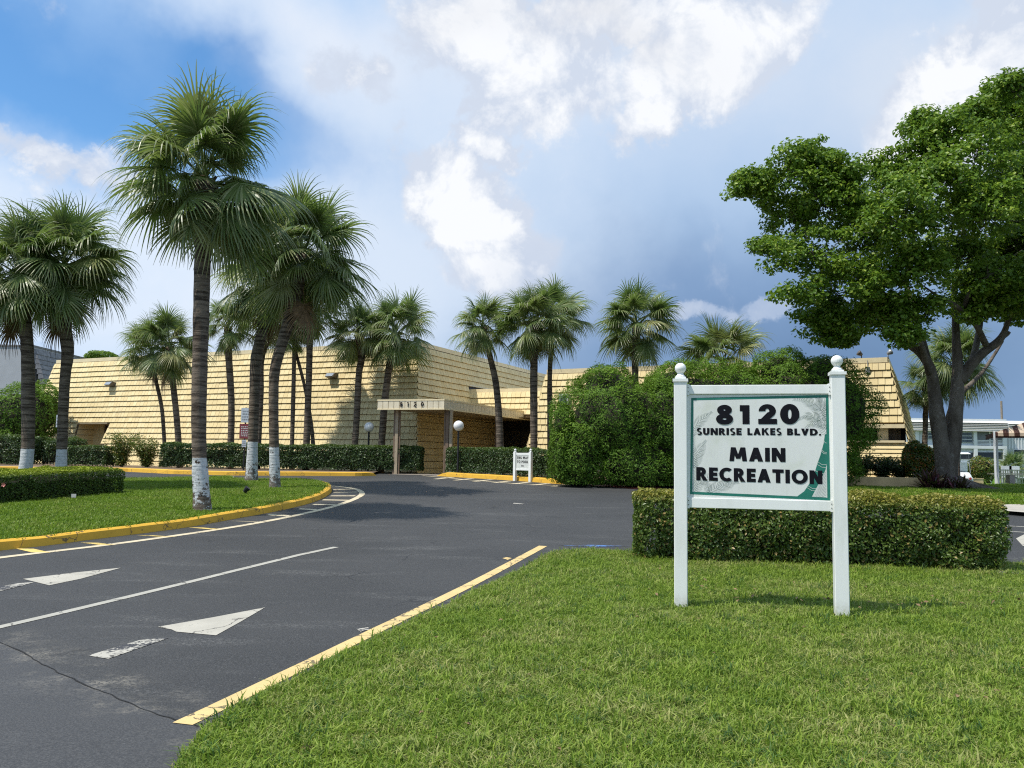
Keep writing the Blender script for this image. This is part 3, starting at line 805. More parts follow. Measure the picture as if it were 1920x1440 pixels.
t1 = [tuft('tuft%d' % i, M['blade'], 26, .046, .0034, .055, 1.0, i) for i in range(5)] + [tuft('tuft_long', M['blade'], 14, .085, .0036, .05, .8, 36), tuft('tuft_dry', M['straw'], 16, .030, .0026, .05, 1.4, 33), tuft('tuft_coarse', M['blade'], 12, .060, .0036, .05, 1.1, 31)]
g1 = scatter('grass', lawn.data, t1, 1900, .7, 1.3, 3)
tag(g1, 'short green grass of the front lawn in the foreground', 'grass', kind='stuff')
t2 = [tuft('tuft_i%d' % i, M['blade2'], 16, .075, .0085, .10, .7, 40 + i) for i in range(4)]
g2 = scatter('grass', isl.data, t2, 260, .8, 1.2, 5)
tag(g2, 'bright green mown grass on the palm island', 'grass', kind='stuff')
t3 = [tuft('tuft_t%d' % i, M['blade2'], 14, .08, .012, .14, .7, 60 + i) for i in range(3)]
g3 = scatter('grass', tree_lawn.data, t3, 90, .8, 1.2, 8)
tag(g3, 'grass round the foot of the big shade tree', 'grass', kind='stuff')
# coarse taller weed clumps in the foreground lawn
tw = [tuft('weed%d' % i, M['blade_dark'], 30, .085, .0040, .09, 1.2, 80 + i) for i in range(3)]
g4 = scatter('grass', lawn.data, tw, 12, .8, 1.25, 17)
tag(g4, 'coarser darker grass clumps among the front lawn', 'grass', kind='stuff')

# ------------------------------------------------------------------ foliage helpers
def leaf_mesh(name, cen, nor, size, aspect=.5, rand=.8, mat=None, top=None, fold=.25, seed=0):
    """cen (N,3), nor (N,3) preferred facing; one folded two-triangle leaf per point"""
    r = np.random.default_rng(seed); N = len(cen)
    n = nor + r.normal(0, rand, (N, 3)); n /= np.linalg.norm(n, axis=1)[:, None] + 1e-9
    a = r.normal(0, 1, (N, 3)); a -= n * (a * n).sum(1)[:, None]; a /= np.linalg.norm(a, axis=1)[:, None] + 1e-9
    b = np.cross(n, a); s = (size * (.6 + .8 * r.random(N)))[:, None] if np.isscalar(size) else (size * (.6 + .8 * r.random(N)))[:, None]
    v = np.empty((N, 4, 3)); v[:, 0] = cen - a * s * .5; v[:, 2] = cen + a * s * .5
    v[:, 1] = cen + b * s * aspect * .5 + n * s * fold * aspect; v[:, 3] = cen - b * s * aspect * .5 + n * s * fold * aspect
    me = bpy.data.meshes.new(name); me.vertices.add(N * 4); me.vertices.foreach_set('co', v.reshape(-1).astype(np.float32))
    k = (np.arange(N) * 4)[:, None]; tri = np.concatenate([k + np.array([[0, 1, 2]]), k + np.array([[0, 2, 3]])], 1).reshape(-1)
    me.loops.add(N * 6); me.loops.foreach_set('vertex_index', tri.astype(np.int32))
    me.polygons.add(N * 2); me.polygons.foreach_set('loop_start', (np.arange(N * 2) * 3).astype(np.int32))
    me.update(calc_edges=True)
    A = me.attributes.new('rnd', 'FLOAT', 'FACE'); A.data.foreach_set('value', np.repeat(r.random(N), 2).astype(np.float32))
    if top is not None:
        B = me.attributes.new('top', 'FLOAT', 'FACE'); B.data.foreach_set('value', np.repeat(top, 2).astype(np.float32))
    if mat: me.materials.append(mat)
    return me
def vnoise(P, s, off=0.0):
    """cheap smooth 3-D value noise for arrays, about -1..1"""
    Q = P * s + off; i = np.floor(Q).astype(np.int64); f = Q - i; f = f * f * (3 - 2 * f); out = np.zeros(len(P))
    for dx in (0, 1):
        for dy in (0, 1):
            for dz in (0, 1):
                h = (i[:, 0] + dx) * 374761393 + (i[:, 1] + dy) * 668265263 + (i[:, 2] + dz) * 2147483647
                h = (h ^ (h >> 13)) * 1274126177; h = (h ^ (h >> 16)) & 0xffff
                w = (f[:, 0] if dx else 1 - f[:, 0]) * (f[:, 1] if dy else 1 - f[:, 1]) * (f[:, 2] if dz else 1 - f[:, 2])
                out += w * (h / 65535.0 * 2 - 1)
    return out
def hedge(name, A, B, depth, h, nleaf, size, mat, label, group=None, cat='hedge', lift=0.0, rough=.05, skirt=.08, topband=.12, seed=1, stems=True, round_=.12):
    """clipped hedge between front-bottom corners A and B (world xy), body behind the front line"""
    A = Vector(A); B = Vector(B); d = (B - A); Ln = d.length; d.normalize(); nrm = Vector((-d.y, d.x))
    if nrm.y < 0: nrm = -nrm
    base = (A + B) / 2 + nrm * depth / 2; z0 = gz(base.x, base.y) + lift
    root = empty(name, (base.x, base.y, z0)); tag(root, label, cat, group)
    r = np.random.default_rng(seed)
    areas = np.array([Ln * h, Ln * depth, depth * h, depth * h, Ln * h * .5]); pr = areas / areas.sum()
    f = r.choice(5, nleaf, p=pr); u = r.random(nleaf); v = r.random(nleaf)
    x = np.where(f == 2, 0, np.where(f == 3, 1, u)) * Ln
    y = np.where(f == 0, 0, np.where(f == 4, 1, np.where(f == 1, v, u))) * depth
    z = np.where(f == 1, 1.0, v) * h
    nn = np.zeros((nleaf, 3)); nn[f == 0] = (0, -1, .35); nn[f == 4] = (0, 1, .35); nn[f == 1] = (0, 0, 1); nn[f == 2] = (-1, 0, .35); nn[f == 3] = (1, 0, .35)
    # rounded shoulders and lumpy faces
    ins = np.abs(r.normal(0, rough, nleaf)); P0 = np.stack([x, y, z], 1)
    lump = vnoise(P0, 2.2, seed) * rough * 1.3 + vnoise(P0, 6.0, seed + 4) * rough * .6
    cy = (y - depth / 2); cz = np.clip((z - h * .5) / (h * .5), 0, 1)
    P0 -= nn * (ins - lump)[:, None]
    sh = round_ * np.clip(cz, 0, 1) ** 4 * (np.abs(cy) / (depth / 2)) ** 4
    P0[:, 2] -= sh * h * .5; P0[:, 1] -= np.sign(cy) * sh * depth * .3
    keep = (P0[:, 2] > skirt * (.6 + .8 * r.random(nleaf))) & ~((P0[:, 2] < h * .35) & (vnoise(P0, 1.4, seed + 9) > .55) & (r.random(nleaf) < .6))
    P0 = P0[keep]; nn = nn[keep]; f = f[keep]
    topf = np.clip((P0[:, 2] - (h - topband)) / topband, 0, 1)
    W = np.empty_like(P0)
    W[:, 0] = A.x + d.x * P0[:, 0] + nrm.x * P0[:, 1] - base.x; W[:, 1] = A.y + d.y * P0[:, 0] + nrm.y * P0[:, 1] - base.y
    W[:, 2] = P0[:, 2] + np.array([gz(a, b) for a, b in zip(W[:, 0] + base.x, W[:, 1] + base.y)]) + lift - z0
    nw = np.stack([d.x * nn[:, 0] + nrm.x * nn[:, 1], d.y * nn[:, 0] + nrm.y * nn[:, 1], nn[:, 2]], 1)
    link('foliage', leaf_mesh('foliage', W, nw, size, .55, .75, mat, topf, seed=seed), None, root)
    # solid dark core boxes with interior shade put into the colour, plus stems
    g = MB(); k = max(3, int(Ln / .35)); ins_ = .13 + rough * 1.6
    for i in range(k):
        a0 = ins_ + (Ln - 2 * ins_) * i / k; a1 = ins_ + (Ln - 2 * ins_) * (i + 1) / k
        zz = h * (.10 + .10 * r.random()); P = []
        for zq in (zz, h - ins_ * (1.0 + .3 * r.random())):
            for a in ((a0, ins_), (a1, ins_), (a1, depth - ins_), (a0, depth - ins_)):
                w = A + d * a[0] + nrm * a[1]; P.append((w.x - base.x, w.y - base.y, zq + gz(w.x, w.y) + lift - z0))
        g.hexa(P)
    if stems:
        for i in range(int(Ln / .22)):
            a = A + d * (r.random() * Ln * .96 + Ln * .02) + nrm * (depth * (.15 + .7 * r.random())); q = r.normal(0, .07, 4)
            zb = gz(a.x, a.y) + lift - z0
            g.tube([(a.x - base.x, a.y - base.y, zb - .03), (a.x - base.x + q[0], a.y - base.y + q[1], zb + h * .28), (a.x - base.x + q[0] + q[2], a.y - base.y + q[1] + q[3], zb + h * .6)], [.014, .010, .006], 5)
    g.build('stems', M['core'], root)
    return root
def blob_bush(name, blobs, nleaf, size, mat, label, aspect=.35, group=None, cat='bush', rough=.10, rand=.7, seed=1, core=True, up_=.6, corem=None, lowcut=None):
    """blobs: (x,y,z,rx,ry,rz) world ellipsoids"""
    r = np.random.default_rng(seed); B = np.array(blobs); c0 = B[:, :3].mean(0)
    zb = gz(c0[0], c0[1]); root = empty(name, (c0[0], c0[1], zb)); tag(root, label, cat, group)
    ar = (B[:, 3] * B[:, 4] + B[:, 3] * B[:, 5] + B[:, 4] * B[:, 5]); k = r.choice(len(B), int(nleaf * 1.6), p=ar / ar.sum())
    u = r.normal(0, 1, (len(k), 3)); u /= np.linalg.norm(u, axis=1)[:, None]
    R = B[k, 3:6]; S_ = B[k, :3] + u * R
    lump = vnoise(S_, 1.7, seed) * rough * 1.6 + vnoise(S_, 4.5, seed + 3) * rough
    P = B[k, :3] + u * R * (1 + lump[:, None] - np.abs(r.normal(0, rough * .8, len(k)))[:, None])
    keep = np.ones(len(k), bool)
    for j in range(len(B)):
        q = ((P - B[j, :3]) / (B[j, 3:6] * .86)); keep &= ((q ** 2).sum(1) > 1) | (k == j)
    keep &= P[:, 2] > zb + .05
    P = P[keep][:nleaf]; u = u[keep][:nleaf]
    nn = u.copy(); nn[:, 2] += up_
    ztop = P[:, 2].max(); top = np.clip(u[:, 2] * 1.2, 0, 1) * np.clip(vnoise(P, 2.5, 2) * .5 + .7, 0, 1)
    link('foliage', leaf_mesh('foliage', P - np.array([c0[0], c0[1], zb]), nn, size, aspect, rand, mat, top, seed=seed), None, root)
    if core:  # solid dark blobs block see-through, interior shade is in their colour
        g = MB()
        for b in B:
            prof = [(max(.001, math.sin(t) * .72), -math.cos(t) * .72) for t in [math.pi * i / 7 for i in range(8)]]
            k0 = len(g.v); g.lathe(prof, (0, 0, 0), 12)
            for i in range(k0, len(g.v)):
                x, y, z = g.v[i]; w = 1 + .12 * noise.noise(Vector((x * 2 + b[0], y * 2, z * 2)))
                g.v[i] = (b[0] + x * b[3] * w - c0[0], b[1] + y * b[4] * w - c0[1], max(b[2] + z * b[5] * w, zb) - zb)
        g.build('shade_core', corem or M['core'], root, smooth=True)
    return root
def shrub(name, p, r_, h, nst, nleaf, size, mat, label, group=None, seed=1, cat='shrub', aspect=.4):
    rr = random.Random(seed); root = empty(name, p); tag(root, label, cat, group); g = MB(); cen = []; nor = []
    for i in range(nst):
        a = rr.random() * 6.283; l = h * (.65 + .4 * rr.random()); q = r_ * (.3 + .8 * rr.random())
        pts = [Vector((0, 0, -.05)), Vector((math.cos(a) * q * .4, math.sin(a) * q * .4, l * .5)), Vector((math.cos(a) * q, math.sin(a) * q, l))]
        g.tube(pts, [.012, .008, .003], 4)
        for j in range(nleaf // nst):
            t = .15 + .88 * rr.random(); s = pts[0].lerp(pts[1], t * 2) if t < .5 else pts[1].lerp(pts[2], t * 2 - 1)
            o = Vector((rr.gauss(0, 1), rr.gauss(0, 1), rr.gauss(0, .6))) * .09; cen.append(s + o); nor.append((o.x * 5, o.y * 5, .8))
    g.build('stems', M['twig'], root)
    link('foliage', leaf_mesh('foliage', np.array(cen), np.array(nor), size, aspect, .6, mat, seed=seed), None, root)
    return root

# ------------------------------------------------------------------ recreation building
ZT = 6.85            # parapet level
A_TL = atZ(107, 676, ZT); A_TR = atZ(783, 641, ZT)
fd = Vector((.902, -.431, 0)).normalized()            # along the fronts, to the right
fd = ((A_TR - A_TL) * Vector((1, 1, 0))).normalized()
rd = Vector((-fd.y, fd.x, 0))                        # away from the camera
Z0 = .55                                             # walls go down below the grade
def battered(Tl, Tr, outn, batter, zt=ZT, zb=Z0):
    """wall plane with top edge Tl-Tr; returns origin(top left), unit u, unit down-slope, normal, slope length"""
    u = (Tr - Tl); u.z = 0; u.normalize()
    # batter measured for full height ZT-.94
    k = batter / (ZT - .94); dn = Vector((outn.x * k, outn.y * k, -1.0)); L_ = (zt - zb) * dn.length; dn.normalize()
    n = u.cross(dn);
    if n.dot(outn) < 0: n = -n
    return dict(o=Vector((Tl.x, Tl.y, zt)), u=u, d=dn, n=n.normalized(), L=L_, W=(Tr - Tl).length, zt=zt)
bld = empty('recreation_building', (A_TR.x, A_TR.y, .94))
tag(bld, 'long low building clad in cream mansard tiles with a flat entrance canopy', 'building')
BI = Matrix.Translation(bld.location).inverted()
def bpart(mb, name, mat, parent=None, **k):
    return mb.build(name, mat, parent or bld, base=bld.location, **k) if not parent else mb.build(name, mat, parent, base=bld.location, **k)
EXPO = .292; TW = .245
tiles = []     # (matrix, width) of every tile
def wpt(P, a, b, off=0.0): return P['o'] + P['u'] * a + P['d'] * b + P['n'] * off
def tile_wall(P, a0, a1, flare_l=0.0, flare_r=0.0, b0=.20, b1=None, holes=(), seed=0, expo=EXPO, tw=TW, dest=None):
    """lays tiles; edges flare outward by flare per metre down-slope (hips)"""
    r = random.Random(seed); b1 = b1 or P['L']; b = b0; row = 0
    while b + expo < b1 + .01:
        l = a0 - flare_l * (b + expo * .5) - .03; e = a1 + flare_r * (b + expo * .5) + .03; a = l + (0 if row % 2 == 0 else -tw * .5)
        sag = r.uniform(-.003, .003)
        while a < e - .02:
            w = tw * r.choice((.86, 1.0, 1.0, 1.14)); x0 = max(a, l); x1 = min(a + w, e)
            if x1 - x0 > .05:
                cx = (x0 + x1) / 2; cb = b + expo / 2
                if not any(h(cx, cb) for h in holes):
                    (dest if dest is not None else tiles).append((P, x0, x1, b + sag + r.uniform(-.003, .005), r.uniform(-.004, .008), r.random()))
            a += w
        b += expo; row += 1
def tile_verts(T):
    P, x0, x1, b, lift, q = T; g = .013
    c = []
    for (bb, off) in ((b + .012, .018), (b + EXPO - .004, .078 + lift)):
        for a in (x0 + g / 2, x1 - g / 2): c.append((a, bb, off))
    (a0_, b0_, o0), (a1_, _, _), (a2_, b2_, o2), (a3_, _, _) = c
    th = .045
    return [wpt(P, a0_, b0_, o0 - .01), wpt(P, a1_, b0_, o0 - .01), wpt(P, a3_, b2_, o2 - th), wpt(P, a2_, b2_, o2 - th),
            wpt(P, a0_, b0_, o0 + .012), wpt(P, a1_, b0_, o0 + .012), wpt(P, a3_, b2_, o2), wpt(P, a2_, b2_, o2)]
TF = [(4, 7, 6, 5), (0, 4, 5, 1), (1, 5, 6, 2), (2, 6, 7, 3), (3, 7, 4, 0)]
M['felt'] = simple('wall_felt', (.16, .115, .065), .9, .2, 4)
def backing(P, a0, a1, fl, fr, b0, b1, name='wall', split=None):
    g = MB()
    def q(aL0, aR0, aL1, aR1, y0, y1): g.add([wpt(P, aL0, y0), wpt(P, aR0, y0), wpt(P, aR1, y1), wpt(P, aL1, y1)], [(0, 1, 2, 3)])
    if split is None: q(a0 - fl * b0, a1 + fr * b0, a0 - fl * b1, a1 + fr * b1, b0, b1)
    else:
        h0, h1, hb = split
        q(a0 - fl * b0, a1 + fr * b0, a0 - fl * hb, a1 + fr * hb, b0, hb)
        q(a0 - fl * hb, h0, a0 - fl * b1, h0, hb, b1); q(h1, a1 + fr * hb, h1, a1 + fr * b1, hb, b1)
    return bpart(g, name, M['felt'])
BF, BS = 1.40, .95
kf = BF / (ZT - .94); ks = BS / (ZT - .94)
# wing A front
PF = battered(A_TL, A_TR, -rd, BF); cosf = -PF['d'].z
fl_s = ks * cosf                     # sideways flare per metre of down-slope on the front
def plane_uv(P, px, py):
    q = onplane(px, py, P['o'], P['n']); return (q - P['o']).dot(P['u']), (q - P['o']).dot(P['d'])
u_l, b_t = plane_uv(PF, 149, 795); u_r, _ = plane_uv(PF, 204, 794)
tile_wall(PF, 0, PF['W'], fl_s, fl_s, holes=[lambda a, b: u_l < a < u_r and b > b_t - .05], seed=1)
backing(PF, 0, PF['W'], fl_s, fl_s, 0, PF['L'], split=(u_l, u_r, b_t))
# wing A side (towards the entrance)
PSd = battered(A_TR, A_TR + rd * 30, fd, BS); coss = -PSd['d'].z; fl_f = kf * coss
nu, nb = plane_uv(PSd, 879, 724); nu2, nb2 = plane_uv(PSd, 930, 731)
tile_wall(PSd, 0, 30, fl_f, 0, seed=2, holes=[lambda a, b: nu - .1 < a < nu + 4 and nb - .05 < b < nb + .45 and a > nu])
backing(PSd, 0, 30, fl_f, 0, 0, PSd['L'])
# wing A left end
PLe = battered(A_TL + rd * 26, A_TL, -fd, BS)
tile_wall(PLe, 0, 26, 0, fl_f, seed=3); backing(PLe, 0, 26, 0, fl_f, 0, PLe['L'])
# wing B
ZB = 5.60
B_TL = atZ(1027, 694, ZB); B_TR = atZ(1664, 671, ZB)
PB = battered(B_TL, B_TR, -rd, BF, zt=ZB)
bw = PB['W']
wl_u, w_t = plane_uv(PB, 1560, 798); _, w_b = plane_uv(PB, 1600, 824); wr_u, _ = plane_uv(PB, 1688, 798)
fl_r = fl_s * 1.25
tile_wall(PB, 0, bw, fl_s, fl_r, seed=4, holes=[lambda a, b: a > wl_u - .2 and b > w_t - .10])
bd = (B_TR - B_TL); bd.z = 0; bd.normalize(); brd = ray(1750, 878); brd.z = 0; brd.normalize(); ben = Vector((brd.y, -brd.x, 0))
g = MB()
g.add([wpt(PB, 0, 0), wpt(PB, bw, 0), wpt(PB, bw + fl_r * w_t, w_t), wpt(PB, -fl_s * w_t, w_t)], [(0, 1, 2, 3)])
g.add([wpt(PB, -fl_s * w_t, w_t), wpt(PB, wl_u, w_t), wpt(PB, wl_u, PB['L']), wpt(PB, -fl_s * PB['L'], PB['L'])], [(0, 1, 2, 3)])
bpart(g, 'wall', M['felt'])
PBe = battered(B_TR, B_TR + brd * 24, ben, BS * 1.25, zt=ZB)
tile_wall(PBe, 0, 24, fl_f, 0, seed=5); backing(PBe, 0, 24, fl_f, 0, 0, PBe['L'])
PBl = battered(B_TL + brd * 20, B_TL, -bd, BS, zt=ZB)
tile_wall(PBl, 0, 20, 0, fl_f, seed=6); backing(PBl, 0, 20, 0, fl_f, 0, PBl['L'])
# link between the wings over the entrance
nsd = PSd['o'] + PSd['u'] * (nu) ; zlk = 5.15
lk_l = onplane(880, 731, PSd['o'], PSd['n']); zlk = lk_l.z
lk_o = Vector((lk_l.x, lk_l.y, zlk)) - fd * .6
lk_r = lk_o + fd * 9.0
PK = battered(lk_o, lk_r, -rd, BF, zt=zlk, zb=3.55)
tile_wall(PK, 0, 9.0, seed=7, b0=.16)
backing(PK, 0, 9.0, 0, 0, 0, PK['L'])
# windows band, post, screen and siding at the right end of wing B
g = MB(); q0 = wpt(PB, wl_u, w_t); q1 = wpt(PB, bw + fl_r * w_t, w_t)
inn = brd * 1.2
g.add([q0 + inn, q1 + inn, q1 + inn + Vector((0, 0, -1.6)), q0 + inn + Vector((0, 0, -1.6))], [(0, 1, 2, 3)])
g.add([q0, q1, q1 + inn, q0 + inn], [(0, 3, 2, 1)])
bpart(g, 'recess', M['dark'])
g = MB(); pc = onplane(1655, 810, PB['o'] + PB['n'] * -.1, PB['n']); g.box((pc.x + brd.x * .25, pc.y + brd.y * .25, pc.z - .15), (.36, .30, 1.3), math.atan2(bd.y, bd.x)); bpart(g, 'pillar', M['cap'])
g = MB()
for i in range(9):
    p = onplane(1664 + i * 2.9, 812, q0 + inn * .6, brd); g.box((p.x, p.y, p.z - .1), (.062, .03, .95), math.atan2(bd.y, bd.x))
bpart(g, 'board_screen', M['wood'])
g = MB(); e0 = wpt(PB, wl_u, w_t - .02, .03); e1 = wpt(PB, bw + fl_r * w_t, w_t - .02, .03); g.bar(e0, e1, .10, .14); bpart(g, 'lintel', M['cap'])
# low wall with siding under the band
sl_l, sl_b = plane_uv(PB, 1560, 825); sl_r, _ = plane_uv(PB, 1693, 825)
g = MB(); hh = PB['L'] - sl_b
g.add([wpt(PB, sl_l, sl_b, -.02), wpt(PB, bw + fl_r * sl_b, sl_b, -.02), wpt(PB, bw + fl_r * PB['L'], PB['L'], -.02), wpt(PB, sl_l, PB['L'], -.02)], [(0, 1, 2, 3)])
bpart(g, 'low_wall', M['wall'])
b = sl_b + .10; k = 0
while b < PB['L'] - .1:
    g = MB(); rr_ = sl_r + fl_s * (b - sl_b)
    g.hexa([wpt(PB, sl_l, b, -.015), wpt(PB, rr_, b, -.015), wpt(PB, rr_ + .03, b + .165, .012), wpt(PB, sl_l, b + .165, .012),
            wpt(PB, sl_l, b, .0), wpt(PB, rr_, b, .0), wpt(PB, rr_ + .03, b + .165, .042), wpt(PB, sl_l, b + .165, .042)])
    bpart(g, 'siding_board', M['wall']); b += .158; k += 1
g = MB(); g.bar(wpt(PB, sl_l, sl_b, .03), wpt(PB, sl_r + .04, sl_b, .03), .16, .08); bpart(g, 'sill', M['cap'])
# parapet caps
def cap(a, b_, inw, name='parapet_cap'):
    g = MB(); d_ = (b_ - a).normalized(); q = inw * .14
    z = Vector((0, 0, 1)); g.hexa([a - inw * .05 - z * .17, b_ - inw * .05 - z * .17, b_ + q - z * .17, a + q - z * .17, a - inw * .05 + z * .02, b_ - inw * .05 + z * .02, b_ + q + z * .02, a + q + z * .02]); bpart(g, name, M['cap'])
cap(A_TL, A_TR + Vector((0, 0, 0)), rd); cap(A_TR, A_TR + rd * 30, -fd); cap(A_TL + rd * 26, A_TL, fd)
cap(B_TL, B_TR, brd); cap(B_TR, B_TR + brd * 24, -bd); cap(B_TL + brd * 20, B_TL, bd)
cap(lk_o, lk_r, rd)
# flat roofs
g = MB(); z_ = Vector((0, 0, -.3))
g.add([A_TL + z_, A_TR + z_, A_TR + rd * 30 + z_, A_TL + rd * 26 + z_], [(0, 1, 2, 3)]); g.add([B_TL + z_, B_TR + z_, B_TR + brd * 24 + z_, B_TL + brd * 20 + z_], [(0, 1, 2, 3)])
g.add([lk_o + z_, lk_r + z_, lk_r + rd * 10 + z_, lk_o + rd * 10 + z_], [(0, 1, 2, 3)])
bpart(g, 'roof', M['concrete'])
# doorway recess on the left
g = MB(); dz = Vector((0, 0, 1))
tl, tr_ = wpt(PF, u_l, b_t), wpt(PF, u_r, b_t); bl_, br_ = wpt(PF, u_l, PF['L']), wpt(PF, u_r, PF['L'])
dep = rd * 1.55
tlb = tl + rd * .9; trb = tr_ + rd * .9; blb = Vector((tlb.x, tlb.y, bl_.z)); brb = Vector((trb.x, trb.y, br_.z))
g.add([tl, bl_, blb, tlb], [(0, 1, 2, 3)]); g.add([tr_, trb, brb, br_], [(0, 1, 2, 3)]); g.add([tl, tlb, trb, tr_], [(0, 1, 2, 3)]); g.add([tlb, blb, brb, trb], [(0, 1, 2, 3)])
bpart(g, 'doorway_recess', M['wall'])
g = MB()
for k_ in range(1, 8):       # courses on the jamb
    zz = tl.z - k_ * .29
    if zz > 1.0: g.bar((tl.lerp(bl_, (tl.z - zz) / (tl.z - bl_.z)) + fd * .012), (tlb + fd * .012 - dz * (tl.z - zz)), .022, .02)
bpart(g, 'jamb_course', M['fascia_gap'])
g = MB(); dc = trb.lerp(tlb, .34) - rd * .03; g.box((dc.x, dc.y, dc.z - 1.22), (1.0, .04, 2.30), math.atan2(fd.y, fd.x)); dr = bpart(g, 'door', M['door'])
g = MB(); hh_ = dc - rd * .06 - fd * .36 - dz * 1.1; g.box(hh_, (.04, .08, .14), math.atan2(fd.y, fd.x)); bpart(g, 'handle', M['metal_grey'], dr)
g = MB()
for s_ in (-1, 1): q = dc + fd * s_ * .52; g.box((q.x, q.y, q.z - 1.08), (.08, .07, 2.16), math.atan2(fd.y, fd.x))
q = dc; g.box((q.x, q.y, q.z - .03), (.96, .07, .08), math.atan2(fd.y, fd.x)); bpart(g, 'door_frame', M['column'])
g = MB(); g.bar(tl - rd * .06 + dz * .03, tr_ - rd * .06 + dz * .03, .10, .08); bpart(g, 'lintel', M['fascia_gap'])
# dark louvre high on the side wall, dark entrance under the link
g = MB(); g.add([wpt(PSd, nu, nb, .015), wpt(PSd, nu + 1.9, nb + .02, .015), wpt(PSd, nu + 1.9, nb + .48, .015), wpt(PSd, nu, nb + .48, .015)], [(0, 1, 2, 3)]); bpart(g, 'louvre', M['dark'])
g = MB(); g.bar(wpt(PSd, nu - .05, nb - .03, .04), wpt(PSd, nu + 2.4, nb - .03, .04), .08, .06); bpart(g, 'louvre_hood', M['fascia'])
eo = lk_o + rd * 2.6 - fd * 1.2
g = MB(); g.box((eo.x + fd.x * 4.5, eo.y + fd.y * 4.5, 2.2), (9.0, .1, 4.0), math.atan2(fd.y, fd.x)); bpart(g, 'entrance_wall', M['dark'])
g = MB()
e1_ = lk_o - rd * .9; g.add([e1_ + Vector((0, 0, 3.60 - e1_.z)), e1_ + fd * 9 + Vector((0, 0, 3.60 - e1_.z)), eo + fd * 9 + Vector((0, 0, 3.60 - eo.z)), eo + Vector((0, 0, 3.60 - eo.z))], [(0, 1, 2, 3)])
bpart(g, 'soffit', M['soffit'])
for i in range(4):
    g = MB(); q = eo + fd * (3.0 + i * 1.05) - rd * .09; g.box((q.x, q.y, 2.05), (.96, .05, 2.15), math.atan2(fd.y, fd.x)); dr = bpart(g, 'glass_door', M['glass_dark'])
    g = MB(); q = q + fd * .36 - rd * .05; g.box((q.x, q.y, 2.0), (.03, .05, .5), math.atan2(fd.y, fd.x)); bpart(g, 'handle', M['metal_grey'], dr)
# small window behind the bush on wing B
g = MB(); wq = onplane(1060, 760, PB['o'], PB['n']); g.box((wq.x, wq.y, wq.z), (.42, .5, .95), math.atan2(bd.y, bd.x)); wf = bpart(g, 'window', M['white_trim'])
g = MB(); wq2 = wq - brd * .26; g.box((wq2.x, wq2.y, wq2.z), (.30, .02, .8), math.atan2(bd.y, bd.x)); bpart(g, 'pane', M['glass'], wf)
# flood lights on wing A, roof spot lights on wing B, the conduit on wing B
for (px, py) in ((207, 720), (622, 704)):
    p = onplane(px, py, PF['o'] + PF['n'] * .2, PF['n']); rz = math.atan2(fd.y, fd.x); Mx = Matrix.Translation(p) @ Matrix.Rotation(rz, 4, 'Z') @ Matrix.Rotation(math.radians(-8), 4, 'X')
    g = MB(); g.hexa([Mx @ Vector(v) for v in ((-.22, -.22, -.10), (.22, -.22, -.10), (.22, .22, -.14), (-.22, .22, -.14), (-.24, -.10, .10), (.24, -.10, .10), (.24, .20, .12), (-.24, .20, .12))]); fx = bpart(g, 'flood_light', M['bronze'])
    g = MB(); g.hexa([Mx @ Vector(v) for v in ((-.19, -.235, -.085), (.19, -.235, -.085), (.19, -.228, -.085), (-.19, -.228, -.085), (-.20, -.125, .08), (.20, -.125, .08), (.20, -.118, .08), (-.20, -.118, .08))]); bpart(g, 'lens', M['lens'], fx)
    g = MB(); a = wpt(PF, *plane_uv(PF, px, py - 3), .0); g.bar(a, a - Vector((0, 0, 0)) - PF['d'] * 1.1 + PF['n'] * .06, .02, .02); bpart(g, 'conduit', M['cap'], fx)
for (px, py, w) in ((1638, 668, -1), (1666, 665, 1)):
    p = atZ(px, py, ZT + .10); q = B_TR - bd * (.9 if w < 0 else -.02); q = Vector((q.x, q.y, ZB + .12))
    g = MB(); g.tube([q - dz * .14, q + dz * .02], .02, 6); g.lathe([(.05, -.10), (.11, .05), (.10, .08)], (0, 0, 0), 10, M=Matrix.Translation(q + dz * .08 + bd * .06 * w) @ Matrix.Rotation(1.0 * w, 4, 'Y')); bpart(g, 'spot_light', M['bronze'] if w < 0 else M['metal_grey'], smooth=True)
cu, cb = plane_uv(PB, 1627, 674); _, cb2 = plane_uv(PB, 1627, 690)
g = MB(); g.bar(wpt(PB, cu, cb, .07), wpt(PB, cu, cb2, .07), .025, .025); g.box(wpt(PB, cu, cb2 + .05, .10), (.12, .12, .22)); bpart(g, 'conduit', M['metal_grey'])

